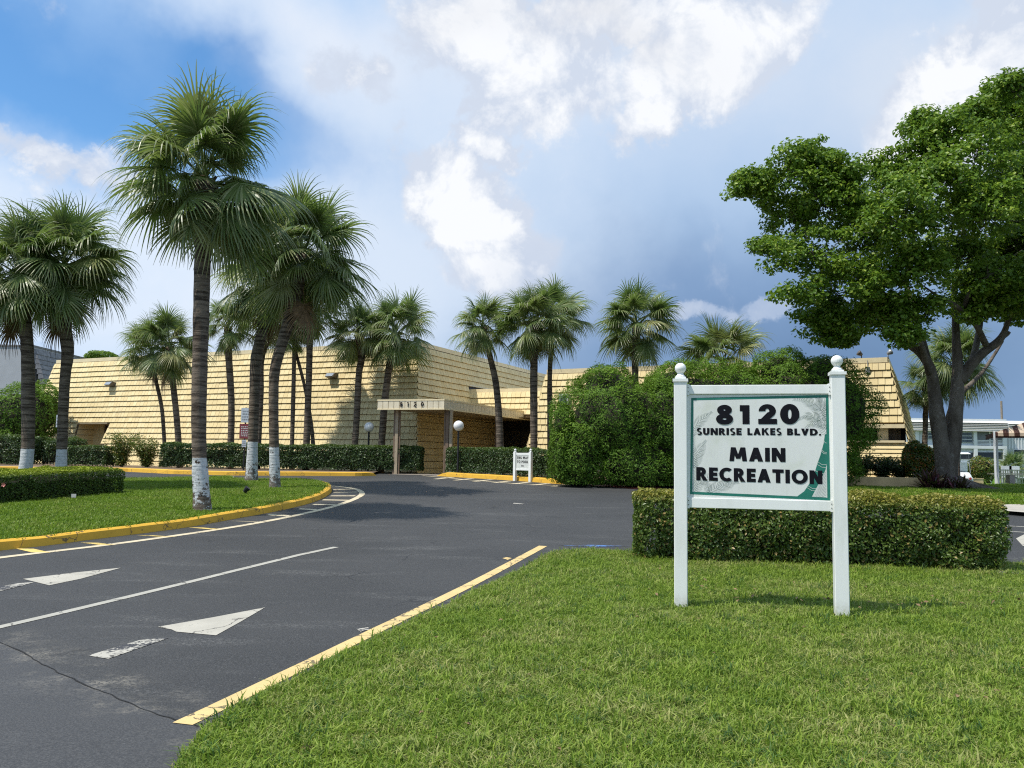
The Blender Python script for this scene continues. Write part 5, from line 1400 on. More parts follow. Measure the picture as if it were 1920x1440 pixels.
def palm(label, D, trunk, hub, rpx, paint=None, nfr=44, flake=1.0, group=None, dead=1, seed=1, ymax=None, elmin=0, basez=None, rscale=1.0, boots=True):
    """trunk: [(px,py,width_px)] bottom to top at depth D"""
    r = random.Random(seed)
    pts = [atY(x, y, D) for x, y, w in trunk]; rad = [w / FPX * D / 2 for x, y, w in trunk]
    zg = gz(pts[0].x, pts[0].y); b = pts[0].copy()
    if b.z > zg + .02:            # base hidden behind something: carry on straight down
        dx = (pts[1].x - pts[0].x) / max(.1, pts[1].z - pts[0].z); bb = Vector((b.x - dx * (b.z - zg) * .5, b.y, zg)); pts = [bb] + pts; rad = [rad[0] * 1.12] + rad
    pts[0].z = min(pts[0].z, zg) - .0
    base = Vector((pts[0].x, pts[0].y, zg)); root = empty('palm_tree', base); tag(root, label, 'palm tree', group)
    H = atY(hub[0], hub[1], D)
    # smooth the trunk line, add wobble in depth
    raw = pts + [H]; rr = rad + [rad[-1] * 1.05]; Q = []; W = []
    for i in range(len(raw) - 1):
        n = max(2, int((raw[i + 1] - raw[i]).length / .22))
        for j in range(n):
            t = j / n; p0 = raw[max(i - 1, 0)]; p1 = raw[i]; p2 = raw[i + 1]; p3 = raw[min(i + 2, len(raw) - 1)]
            Q.append(.5 * ((2 * p1) + (p2 - p0) * t + (2 * p0 - 5 * p1 + 4 * p2 - p3) * t * t + (3 * p1 - p0 - 3 * p2 + p3) * t ** 3)); W.append(rr[i] + (rr[i + 1] - rr[i]) * t)
    Q.append(H); W.append(rr[-1])
    for i in range(len(Q)):
        hz = Q[i].z - zg
        W[i] *= 1 + .05 * noise.noise(Vector((seed * 3.1, 0, hz * 1.7))) + (.10 * math.exp(-max(hz, 0) * 3.5))
        W[i] *= 1.025 if i % 2 else .985
    g = MB(); g.tube([Q[0] - Vector((0, 0, .15))] + Q, [W[0] * 1.05] + W, 14); tk = g.build('trunk', M['trunk'], root, smooth=True, base=base)
    tk['paint_height'] = float(-1 if paint is None else atY(trunk[0][0], paint, D).z - zg); tk['flake'] = float(flake)
    R = rpx / FPX * D * rscale
    # fibrous boots under the crown
    if boots:
        g = MB(); top = W[-1]
        dirv = (Q[-1] - Q[-5]).normalized()
        for i in range(22):
            a = i * 2.39996; k = i / 22; c_ = H - dirv * (.05 + .38 * k * min(R, 1.6)); o_ = Vector((math.cos(a), math.sin(a), 0))
            g.bar(c_ + o_ * top * .8, c_ + o_ * top * (1.12 + .25 * r.random()) + Vector((0, 0, .10 + .06 * r.random())), .07 * top / .15, .025, upv=(o_.x, o_.y, .3))
        g.build('boots', M['boot'], root, base=base)
    ga = r.random() * 6.28
    nfr = int(nfr * 1.0)
    for i in range(nfr):
        k = (i + .5) / nfr; ei = int(min(len(ELS) - 1, (k ** .92) * len(ELS))); ei = max(ei, elmin)
        me = FM[ei][r.randrange(3)]; o = bpy.data.objects.new('frond', me); C.objects.link(o); o.parent = root
        s_ = R * r.uniform(.84, 1.06) * (.88 + .15 * math.sin(math.pi * k)) * (.66 if i % 5 == 4 else 1)
        o.location = H - base + Vector((r.uniform(-.05, .05), r.uniform(-.05, .05), .12 - .32 * k * R * .5))
        o.rotation_euler = (r.uniform(-.55, .55), r.uniform(-.14, .14), ga + i * 2.39996 + r.uniform(-.25, .25)); o.scale = (s_, s_ * r.uniform(.9, 1.1), s_)
    for i in range(dead):
        o = bpy.data.objects.new('dead_frond', FD[i % 2]); C.objects.link(o); o.parent = root; o.location = H - base - Vector((0, 0, .3 * R))
        o.rotation_euler = (0, .2, r.random() * 6.28); o.scale = (R * .75,) * 3
    return root
GI = 'palms on the grass island'; GB = 'palms in front of the building'
palm('tallest palm, straight trunk with a whitewashed foot on the island kerb', 16.6, [(380, 965, 33), (374, 858, 26), (373, 760, 27), (377, 600, 29), (380, 480, 30), (384, 400, 33)], (385, 338), 200, 858, 54, group=GI, seed=11, dead=0)
palm('palm cut by the left edge of the photo, whitewashed foot', 21.0, [(46, 893, 23), (52, 840, 22), (53, 740, 24), (51, 650, 22), (44, 575, 22)], (36, 515), 135, 841, 50, .15, GI, seed=12, dead=1)
palm('palm with a swollen trunk behind the near clipped hedge, beside a white sign post', 21.5, [(114, 889, 21), (116, 842, 18), (121, 720, 18), (127, 660, 22), (122, 610, 21), (117, 570, 23)], (121, 500), 145, 842, 54, .15, GI, seed=13)
palm('leaning palm at the back kerb gap of the island, left of its twin', 25.0, [(471, 905, 24), (474, 828, 18), (478, 720, 20), (481, 670, 22), (492, 620, 19), (500, 575, 20)], (508, 512), 128, 828, 46, .9, GI, seed=14)
palm('curving palm with a mulch ring near the island tip', 22.5, [(516, 928, 21), (514, 838, 18), (513, 740, 18), (516, 690, 20), (530, 640, 20), (545, 590, 22), (558, 540, 24)], (568, 478), 148, 838, 54, .9, GI, seed=15)
palm('thin low palm left of its thicker neighbour at the left part of the tiled wall', 38.0, [(309, 850, 7), (304, 770, 7), (292, 710, 7)], (284, 655), 66, None, 30, group=GB, seed=21, dead=1)
palm('palm by the left part of the tiled wall, right of a thin one', 37.2, [(336, 850, 11), (331, 780, 11), (324, 715, 11)], (318, 650), 80, None, 38, group=GB, seed=22)
palm('small palm just right of the tallest trunk', 36.8, [(432, 850, 12), (434, 760, 12), (429, 670, 13)], (427, 615), 66, None, 34, group=GB, seed=23, dead=0)
palm('dark trunked palm half hidden behind the leaning island palm', 36.6, [(484, 850, 9), (489, 740, 11), (490, 680, 10), (500, 645, 9)], (515, 610), 72, None, 32, group=GB, seed=24, dead=0)
palm('palm with a slim grey post-straight trunk, behind the curving island palm', 36.8, [(547, 850, 8), (550, 740, 8), (552, 650, 8)], (553, 590), 70, None, 30, group=GB, seed=25, dead=0)
palm('slender palm leaning left behind two straight trunks', 37.0, [(588, 850, 8), (583, 790, 7), (570, 720, 6), (557, 670, 6)], (548, 640), 42, None, 20, group=GB, seed=26, dead=0, boots=False)
palm('tall palm with its crown hidden behind the curving island palm', 36.4, [(574, 850, 13), (577, 770, 12), (580, 680, 12), (581, 610, 12)], (584, 552), 100, None, 40, group=GB, seed=27, dead=0)
palm('dark trunked palm left of the globe lamp and its neighbour', 36.3, [(664, 855, 12), (669, 780, 12), (673, 700, 12), (678, 670, 14)], (672, 628), 72, None, 38, group=GB, seed=28, dead=0)
palm('palm leaning right, behind the left end of the canopy', 36.4, [(714, 858, 13), (720, 770, 13), (728, 700, 13)], (742, 625), 90, None, 46, group=GB, seed=29, dead=0)
palm('palm bowed to the left beside the dark entrance', 33.6, [(938, 855, 14), (936, 790, 13), (930, 720, 12), (919, 670, 11)], (905, 615), 72, None, 40, group=GB, seed=30, dead=0)
palm('palm directly behind the small pool sign', 32.6, [(1001, 855, 13), (1001, 780, 14), (1001, 700, 14)], (1003, 610), 88, None, 48, group=GB, seed=31, dead=0)
palm('slimmer palm right of the pool sign, next to the big bush', 34.0, [(1031, 855, 10), (1031, 770, 10), (1031, 700, 9)], (1036, 600), 84, None, 42, group=GB, seed=32, dead=0)
palm('palm rising behind the big bush, left of the entrance sign', 32.4, [(1192, 780, 14), (1191, 700, 12), (1192, 660, 14)], (1194, 612), 92, None, 46, group=GB, seed=33, dead=0)
palm('squat palm crown behind the bush above the entrance sign', 32.6, [(1352, 760, 14), (1354, 715, 12)], (1356, 680), 98, None, 38, group=GB, seed=34, dead=0)
palm('palm with a fibrous brown trunk behind the shade tree, lower of two', 38.0, [(1733, 860, 10), (1735, 800, 9), (1736, 760, 10)], (1735, 728), 56, None, 30, group='palms behind the shade tree', seed=35, dead=1)
palm('taller palm crown seen through the limbs of the shade tree', 37.0, [(1793, 850, 11), (1792, 760, 11)], (1790, 684), 92, None, 46, group='palms behind the shade tree', seed=36, dead=0)
palm('low bushy young palm behind the white pool fence', 46.0, [(1898, 905, 9), (1898, 895, 8)], (1898, 885), 42, None, 26, group=None, seed=37, dead=0, boots=False)

# ------------------------------------------------------------------ hedges, bushes
def xy(px, py): q = G(px, py); return (q.x, q.y)
fa = Vector(xy(1197, 1054)); fb = Vector(xy(1893, 1079))
hedge('hedge', fa, fb, 1.0, .93, 52000, .048, M['leaf_hedge'], 'near clipped hedge with glossy leaves and coppery tips behind the entrance sign', rough=.075, skirt=.09, topband=.13, seed=3)
ha = Vector(xy(-120, 968)); hb = Vector(xy(232, 936))
hedge('hedge', ha, hb, 2.0, .62, 42000, .045, M['leaf_ixora'], 'square clipped hedge with a lime green top at the left edge', lift=.1, rough=.03, skirt=.04, topband=.07, seed=4)
ib = Vector((k1[-1][0], k1[-1][1]))
def aty2(px, D): q = atY(px, 880, D); return Vector((q.x, q.y))
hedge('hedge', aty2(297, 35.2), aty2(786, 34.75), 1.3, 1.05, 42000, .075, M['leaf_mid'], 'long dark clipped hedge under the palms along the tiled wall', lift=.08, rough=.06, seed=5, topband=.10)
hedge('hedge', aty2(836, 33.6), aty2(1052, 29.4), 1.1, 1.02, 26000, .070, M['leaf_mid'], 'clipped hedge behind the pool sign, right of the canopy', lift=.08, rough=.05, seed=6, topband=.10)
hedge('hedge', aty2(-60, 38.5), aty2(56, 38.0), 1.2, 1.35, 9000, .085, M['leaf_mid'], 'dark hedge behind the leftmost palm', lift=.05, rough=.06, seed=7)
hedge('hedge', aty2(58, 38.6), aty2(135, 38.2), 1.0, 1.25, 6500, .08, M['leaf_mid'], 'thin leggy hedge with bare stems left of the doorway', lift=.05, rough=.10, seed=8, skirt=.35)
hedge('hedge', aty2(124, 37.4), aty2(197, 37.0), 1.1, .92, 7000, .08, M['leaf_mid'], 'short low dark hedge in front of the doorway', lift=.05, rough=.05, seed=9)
for (px, D, h_, r_, s_, lb) in ((228, 36.8, 1.5, .75, 1, 'tall loose yellow green shrub right of the doorway'), (275, 36.4, 1.25, .6, 2, 'lower loose yellow green shrub next to the long hedge')):
    q = atY(px, 880, D); q.z = gz(q.x, q.y) + .05; shrub('shrub', q, r_, h_, 42, 3600, .09, M['leaf_shrub'], lb, seed=s_, group=None)
# big bushes
def bl(px, py, D, rx, ry_, rz): q = atY(px, py, D); return (q.x, q.y, q.z, rx / FPX * D, ry_, rz / FPX * D)
blob_bush('bush', [bl(1150, 790, 27.6, 102, 1.7, 104), bl(1085, 860, 27.2, 52, 1.3, 78), bl(1235, 800, 27.8, 70, 1.6, 98), bl(1140, 730, 27.8, 62, 1.3, 48), bl(1190, 870, 27.3, 85, 1.4, 62)], 60000, .095, M['leaf_bush'],
          'great rounded feathery bush left of the entrance sign', seed=11, aspect=.30, rough=.15)
blob_bush('bush', [bl(1055, 800, 27.0, 22, .6, 48), bl(1052, 850, 26.8, 20, .6, 50)], 8000, .085, M['leaf_bush'], 'narrow lighter bush at the left flank of the great bush', seed=12, aspect=.30, rough=.18)
blob_bush('bush', [bl(1320, 780, 28.2, 98, 1.6, 102), bl(1260, 740, 28.4, 62, 1.3, 60), bl(1340, 870, 27.8, 120, 1.4, 62), bl(1380, 740, 28.4, 60, 1.3, 52)], 48000, .095, M['leaf_bush'],
          'rounded bush directly behind the entrance sign board', seed=13, aspect=.30, rough=.15)
blob_bush('bush', [bl(1475, 770, 28.4, 92, 1.6, 108), bl(1555, 770, 28.0, 92, 1.5, 98), bl(1545, 705, 28.2, 50, 1.2, 42), bl(1465, 700, 28.6, 55, 1.2, 44), bl(1520, 860, 27.6, 100, 1.4, 58)], 56000, .095, M['leaf_bush'],
          'rounded feathery bush at the right of the entrance sign', seed=14, aspect=.30, rough=.15)
blob_bush('bush', [bl(40, 790, 44.0, 62, 2.2, 72), bl(-10, 830, 43.0, 70, 2.0, 60), bl(75, 770, 45.0, 40, 1.6, 52)], 20000, .14, M['leaf_bush'], 'dark rounded bush between the grey block and the tiled building', seed=15, aspect=.35)
blob_bush('tree', [bl(195, 668, 75, 22, 2.0, 9), bl(180, 672, 76, 14, 1.6, 8)], 3000, .25, M['leaf_tree'], 'distant treetop showing above the left parapet', seed=16, cat='tree', core=False)
# shrubs at the right
for i, (px, py, D, h_, r_, n_, lb) in enumerate(((1612, 905, 29.8, .75, .7, 2600, 'dark shrub by the planter wall, nearest the entrance sign'), (1655, 905, 29.8, .70, .7, 2600, 'dark shrub in the middle of the planter bed'), (1690, 905, 29.6, .55, .6, 2200, 'dark shrub at the right end of the planter bed'))):
    q = atY(px, py, D); q.z = gz(q.x, q.y) + .30; shrub('shrub', q, r_, h_, 36, n_, .10, M['leaf_dark'], lb, seed=40 + i)
q = atY(1732, 900, 29.0); q.z = gz(q.x, q.y) + .1
blob_bush('croton_bush', [(q.x, q.y, q.z + .65, .55, .5, .70), (q.x - .28, q.y + .1, q.z + 1.0, .34, .4, .50)], 7000, .11, M['leaf_croton'], 'croton bush with orange and green leaves left of the shade tree', seed=44, aspect=.35)
q = atY(1842, 905, 47.0); q.z = gz(q.x, q.y)
blob_bush('bush', [(q.x, q.y, q.z + 1.0, .75, .7, .75)], 3000, .13, M['leaf_shrub'], 'round light green bush behind the golf cart', seed=45)
def strap_plant(name, p, n, L_, mat, label, seed):
    r = random.Random(seed); root = empty(name, p); tag(root, label, 'plant'); g = MB(); 
    for i in range(n):
        a = r.random() * 6.283; e = r.uniform(.25, 1.35); d = Vector((math.cos(a) * math.cos(e), math.sin(a) * math.cos(e), math.sin(e))); q = Vector((r.uniform(-.25, .25), r.uniform(-.2, .2), 0)); sd_ = Vector((-math.sin(a), math.cos(a), 0)); l = L_ * r.uniform(.6, 1.1); k = len(g.v)
        for j in range(5):
            w = .035 * math.sin(.35 + 2.75 * j / 4); g.v += [tuple(q - sd_ * w), tuple(q + sd_ * w)]; q = q + d * l / 4; d = (d + Vector((0, 0, -.16))).normalized()
        for j in range(4): g.f.append((k + j * 2, k + j * 2 + 1, k + j * 2 + 3, k + j * 2 + 2)); g.mi.append(0)
    o = g.build('leaves', mat, root); at_ = o.data.attributes.new('rnd', 'FLOAT', 'FACE'); at_.data.foreach_set('value', np.repeat(np.random.default_rng(seed).random(n), 4).astype(np.float32))
    return root
tb = G(1782, 921)
strap_plant('cordyline', (tb.x - .85, tb.y - .5, tb.z + .08), 150, .75, M['leaf_purple'], 'dark purple strap leaved plant at the left foot of the shade tree', 3)
strap_plant('cordyline', (tb.x - .15, tb.y - .75, tb.z + .08), 110, .50, M['leaf_purple'], 'smaller purple plant in front of the shade tree trunk', 4)

# ------------------------------------------------------------------ shade tree
def shade_tree():
    D = tb.y; root = empty('shade_tree', tb); tag(root, 'big spreading shade tree with twin fused trunks at the right', 'tree')
    R_ = lambda x, y, dd=0.0: atY(x, y, D + dd) - tb
    px = D / FPX
    def limb(g, pts, n=12):
        P = [R_(x, y, dd) for x, y, w, dd in pts]; W = [w * px / 2 for x, y, w, dd in pts]; Q = []; V = []
        for i in range(len(P) - 1):
            m_ = max(2, int((P[i + 1] - P[i]).length / .18))
            for j in range(m_):
                t = j / m_; p0 = P[max(i - 1, 0)]; p1 = P[i]; p2 = P[i + 1]; p3 = P[min(i + 2, len(P) - 1)]
                Q.append(.5 * ((2 * p1) + (p2 - p0) * t + (2 * p0 - 5 * p1 + 4 * p2 - p3) * t * t + (3 * p1 - p0 - 3 * p2 + p3) * t ** 3)); V.append((W[i] + (W[i + 1] - W[i]) * t) * (1 + .07 * noise.noise(Q[-1] * 2.3)))
        Q.append(P[-1]); V.append(W[-1]); g.tube(Q, V, n)
    g = MB()
    limb(g, [(1768, 938, 40, 0), (1768, 905, 30, 0), (1768, 870, 27, 0), (1764, 830, 28, 0), (1757, 780, 27, 0), (1751, 730, 22, 0), (1744, 690, 19, -.2), (1725, 660, 17, -.4), (1700, 640, 14, -.6), (1676, 590, 11, -.9), (1640, 540, 6, -1.0), (1600, 480, 2, -1.0)])
    limb(g, [(1783, 938, 36, .1), (1781, 905, 28, .1), (1782, 870, 27, .1), (1788, 830, 27, .1), (1791, 780, 27, .1), (1795, 730, 24, .1), (1796, 690, 20, .1), (1793, 640, 15, .1), (1791, 590, 12, .2), (1789, 540, 10, .3), (1800, 470, 7, .5), (1810, 400, 5, .8)])
    limb(g, [(1775, 938, 40, .35), (1775, 880, 32, .35), (1776, 840, 22, .35), (1777, 800, 12, .35)])
    g.build('trunk', M['bark'], root, smooth=True)
    br = [[(1748, 715, 16, -.1), (1740, 680, 15, .2), (1730, 640, 13, .5), (1718, 600, 11, .8), (1705, 555, 11, 1.2), (1690, 500, 4, 1.6)],
          [(1742, 700, 13, -.2), (1728, 650, 11, -.8), (1700, 600, 11, -1.4), (1670, 560, 6, -1.8), (1630, 530, 2, -2.0)],
          [(1800, 715, 22, .1), (1820, 685, 20, 0), (1845, 660, 17, -.1), (1872, 640, 15, -.2), (1888, 610, 10, -.4), (1905, 540, 9, -.8), (1925, 470, 6, -1.2)],
          [(1878, 632, 12, -.2), (1889, 626, 8, -.3), (1893, 622, 5, -.35)],
          [(1822, 683, 14, .3), (1832, 640, 12, .8), (1838, 590, 12, 1.3), (1830, 520, 8, 1.8), (1850, 440, 5, 2.3)],
          [(1848, 646, 12, -.4), (1830, 610, 10, -1.0), (1808, 588, 9, -1.5), (1790, 572, 8, -1.9), (1760, 556, 5, -2.2), (1730, 535, 2, -2.3)],
          [(1808, 576, 8, -1.5), (1820, 545, 7, -1.9), (1850, 520, 5, -2.2), (1880, 500, 2, -2.3)],
          [(1772, 815, 16, .3), (1783, 775, 15, .8), (1795, 745, 11, 1.3), (1840, 700, 8, 2.2), (1880, 640, 5, 3.2)]]
    for b in br:
        g = MB(); limb(g, b, 9); g.build('limb', M['bark'], root, smooth=True)
    # surface roots
    g = MB()
    for (a, l) in ((-.35, 2.0), (-.7, 1.7), (.05, 1.5), (-1.2, 1.3), (-2.2, 1.2), (-2.9, 1.5), (2.6, .9)):
        pts = []; rr = []
        for j in range(8):
            t = j / 7; q = Vector((math.cos(a) * (.3 + l * t) + .08 * math.sin(5 * t + a), math.sin(a) * (.3 + l * t) * .8 + .08 * math.cos(4 * t), 0)); q.z = gz(tb.x + q.x, tb.y + q.y) - tb.z + .10 + .28 * (1 - t) ** 4 - .05 * t; pts.append(q); rr.append(.12 * (1 - t) ** 1.2 + .018)
        g.tube(pts, rr, 7)
    g.build('roots', M['bark'], root, smooth=True)
    lobes = [(1405, 345, 34), (1440, 350, 52), (1495, 315, 48), (1530, 295, 38), (1565, 320, 42), (1475, 400, 52), (1545, 385, 62), (1620, 370, 50), (1600, 330, 30), (1660, 330, 48), (1705, 310, 46), (1760, 290, 52),
             (1735, 235, 34), (1780, 245, 46), (1835, 215, 46), (1870, 185, 36), (1905, 165, 34), (1900, 230, 60), (1960, 230, 80), (1830, 300, 70), (1900, 330, 80), (1980, 340, 90), (1470, 480, 50), (1445, 470, 36), (1530, 480, 66), (1610, 450, 76),
             (1690, 410, 76), (1770, 390, 76), (1850, 400, 76), (1940, 440, 80), (1500, 540, 46), (1560, 545, 58), (1640, 530, 60), (1720, 500, 60), (1800, 480, 66), (1880, 500, 56), (1540, 600, 40), (1580, 600, 44), (1640, 600, 38), (1680, 585, 40),
             (1740, 585, 34), (1690, 630, 26), (1570, 635, 24), (1850, 560, 34), (1960, 520, 80), (2040, 400, 90), (2050, 500, 80), (2060, 300, 80), (2000, 180, 60), (1850, 520, 50), (1905, 470, 60), (1870, 570, 34), (1930, 560, 50), (1820, 580, 34), (1760, 340, 50), (1790, 560, 36), (1900, 580, 30)]
    r = np.random.default_rng(5); cen = []; nor = []; tw = MB()
    for i, (x, y, rad) in enumerate(lobes):
        dd = r.uniform(-1, 1) * (3.4 if rad > 45 else 2.2)
        if x < 1800: dd = -abs(dd) - .3
        edge = abs(x - 1760) / 390.0; dd *= max(.3, 1 - edge ** 2 * .8)
        c_ = np.array(R_(x, y, dd)); Rr = rad * (D + dd) / FPX
        ns = int(13 + 28 * (Rr / .9) ** 2)
        u = r.normal(0, 1, (ns, 3)); u[:, 2] += .25; u /= np.linalg.norm(u, axis=1)[:, None]
        Rr *= .93
        sc_ = c_ + u * np.array([1, 1, .80]) * (Rr * (.46 + .80 * r.random(ns)))[:, None]
        gap = vnoise(sc_, .95, 31) if x < 1840 else np.zeros(ns)
        for k in range(ns):
            if gap[k] > .40: continue
            rs = r.uniform(.14, .36); m_ = int(125 * (rs / .33) ** 1.7)
            v = r.normal(0, 1, (m_, 3)); v /= np.linalg.norm(v, axis=1)[:, None]
            q = sc_[k] + v * (rs * (.35 + .85 * r.random(m_) ** .6))[:, None] * np.array([1.25, 1.25, .7])
            cen.append(q); nor.append(v * .8 + np.array([0, 0, .75]))
            if k % 2 == 0: tw.tube([tuple(c_ * .8 + sc_[k] * .2 + np.array([0, 0, -.15])), tuple(c_ * .4 + sc_[k] * .6 + np.array([0, 0, -.12])), tuple(sc_[k])], [.022, .014, .005], 4, caps=False)
    cen = np.concatenate(cen); nor = np.concatenate(nor)
    o = link('crown', leaf_mesh('crown', cen, nor, .125, .66, .5, M['leaf_tree'], seed=9), None, root)
    tw.build('twigs', M['bark'], root)['kind'] = 'stuff'
    print('tree leaves', len(cen))
shade_tree()

# ------------------------------------------------------------------ street furniture
def globe_lamp(px, gy, rpx, D, label):
    g0 = atY(px, gy, D); z0 = gz(g0.x, g0.y); base = Vector((g0.x, g0.y, z0)); root = empty('globe_lamp', base); tag(root, label, 'lamp post', 'globe lamps by the entrance')
    R = rpx / FPX * D; g = MB(); g.tube([base, Vector((g0.x, g0.y, g0.z - R * .95))], .042, 10); g.lathe([(.10, 0), (.10, .05), (.05, .10)], base, 12); g.build('post', M['metal_dark'], root, base=base, smooth=False)
    g = MB(); g.lathe([(.045, 0), (.10, .05), (.11, .09), (.07, .10)], (g0.x, g0.y, g0.z - R * 1.05), 14); g.build('collar', M['metal_dark'], root, base=base)
    g = MB(); g.lathe([(R * math.sin(math.pi * k / 16) + .0005, -R * math.cos(math.pi * k / 16)) for k in range(17)], g0, 28); g.build('globe', M['globe'], root, base=base, smooth=True)
globe_lamp(692, 801, 9.3, 36.4, 'white globe lamp on a black post left of the canopy')
globe_lamp(860, 798.5, 9.8, 33.0, 'white globe lamp on a black post in front of the canopy columns')
def post_sign(px, D, plates, top, label, pm):
    b = atY(px, 870, D); b.z = gz(b.x, b.y); root = empty('sign_post', b); tag(root, label, 'sign')
    zt = atY(px, top, D).z; g = MB(); g.box((b.x, b.y, (b.z + zt) / 2), (.05, .05, zt - b.z)); g.build('post', pm, root, base=b)
    for (x0, y0, x1, y1, mt, rows, rm) in plates:
        p = atY(x0, y1, D - .05); q = atY(x1, y0, D - .05); g = MB(); g.box(((p.x + q.x) / 2, D - .045, (p.z + q.z) / 2), (q.x - p.x, .012, q.z - p.z)); pl_ = g.build('sign_plate', mt, root, base=b)
        g = MB(); r = random.Random(int(x0 + y0)); H_ = q.z - p.z; W_ = q.x - p.x
        for k in range(rows):      # unreadable lines of small print
            z = q.z - H_ * (.14 + .74 * (k + .5) / rows); x = p.x + W_ * .12
            while x < q.x - W_ * .14:
                w = W_ * r.uniform(.05, .12); g.box((x + w / 2, D - .0535, z), (w, .003, H_ * .36 / rows)); x += w + W_ * .05
        g.build('small_print', rm, pl_)
        bpy.context.view_layer.update(); ob = bpy.data.objects[-1] if False else None
    return root
def fix_print(root):
    for pl_ in root.children:
        for ch in pl_.children: ch.location = -root.location
for a in (dict(px=457, D=33.6, top=764, plates=[(451.5, 765, 474, 792, M['sign_face'], 4, M['metal_grey']), (448.5, 795, 474, 822, M['maroon'], 6, M['sign_white']), (453, 825, 462, 838, M['sign_face'], 3, M['metal_grey'])], label='sign post with a white, a maroon and a small white plate beside the leaning palm', pm=M['metal_dark']),
          dict(px=106.5, D=36.0, top=776, plates=[(104.5, 778, 112.5, 801, M['sign_face'], 3, M['metal_grey'])], label='narrow white sign on a rusty post near the left palms', pm=M['column'])):
    rt_ = post_sign(a['px'], a['D'], a['plates'], a['top'], a['label'], a['pm'])
    bpy.context.view_layer.update(); fix_print(rt_)
# garden spot light and plant tag on the island, hibiscus bloom on the hedge
q = G(461, 938); q.z += .10; root = empty('garden_spotlight', q); tag(root, 'small black garden spotlight in the island grass', 'lamp')
g = MB(); g.tube([(0, 0, -.05), (0, 0, .10)], .012, 6); g.build('stake', M['metal_dark'], root)
g = MB(); g.lathe([(.04, -.07), (.065, .02), (.07, .06), (.05, .065)], (0, 0, 0), 12, M=Matrix.Translation((0, 0, .15)) @ Matrix.Rotation(.7, 4, 'Y')); g.build('lamp_head', M['metal_dark'], root)
q = G(137, 949); q.z += .1; root = empty('plant_tag', q); tag(root, 'small pale tag on a stake at the foot of the left hedge', 'tag')
g = MB(); g.box((0, 0, .12), (.10, .008, .075)); g.build('plate', M['tagm'], root); g = MB(); g.box((0, .01, .03), (.012, .008, .14)); g.build('stake', M['metal_dark'], root)
q = atY(28, 908, ha.y - .02 + .3); q.y -= .35
root = empty('hibiscus_bloom', q); tag(root, 'single pink bloom on the left clipped hedge', 'flower')
g = MB()
for k in range(5):
    a = k * 1.2566; g.add([(0, 0, 0), (.03 * math.cos(a - .5), -.02, .03 * math.sin(a - .5)), (.045 * math.cos(a), -.03, .045 * math.sin(a)), (.03 * math.cos(a + .5), -.02, .03 * math.sin(a + .5))], [(0, 1, 2, 3)])
g.build('petals', M['pink'], root)
# handrail by the doorway
hp = wpt(PF, (u_l + u_r) / 2 + .35, PF['L'] - .5); hz = gz(hp.x, hp.y); root = empty('handrail', (hp.x, hp.y, hz)); tag(root, 'low metal handrail in front of the dark doorway', 'handrail')
g = MB(); A0 = -fd * .75 - rd * .5; A1 = fd * .85 - rd * .5
g.tube([A0 + dz * .0 - fd * .25, A0 + dz * .55 - fd * .25, A0 + dz * .95, A1 + dz * .95, A1], .022, 6); g.tube([A0, A0 + dz * .95], .022, 6); g.tube([A0 + dz * .5, A1 + dz * .5], .016, 6); g.build('rail', M['wood'], root)

# planter wall
pA = G(1560, 917); pB = G(1737, 921)
root = empty('planter_wall', pA); tag(root, 'low tan painted planter wall in front of the dark shrubs', 'wall')
g = MB(); d_ = (pB - pA); d_.z = 0; Lw = d_.length + 2.0; d_.normalize(); c_ = pA + d_ * (Lw / 2 - 2.0); g.box((c_.x, c_.y, c_.z + .12), (Lw + 1, .22, .58), math.atan2(d_.y, d_.x)); g.build('wall', M['planter'], root, base=pA, bevel=.01)
qA = atY(1828, 913, 45.0); qA.z = gz(qA.x, qA.y); root = empty('planter_wall', qA); tag(root, 'short tan wall right of the golf cart', 'wall')
g = MB(); g.box((0, 0, .27), (.75, .3, .56)); g.box((.0, 0, .56), (.80, .34, .04)); g.build('wall', M['planter'], root)

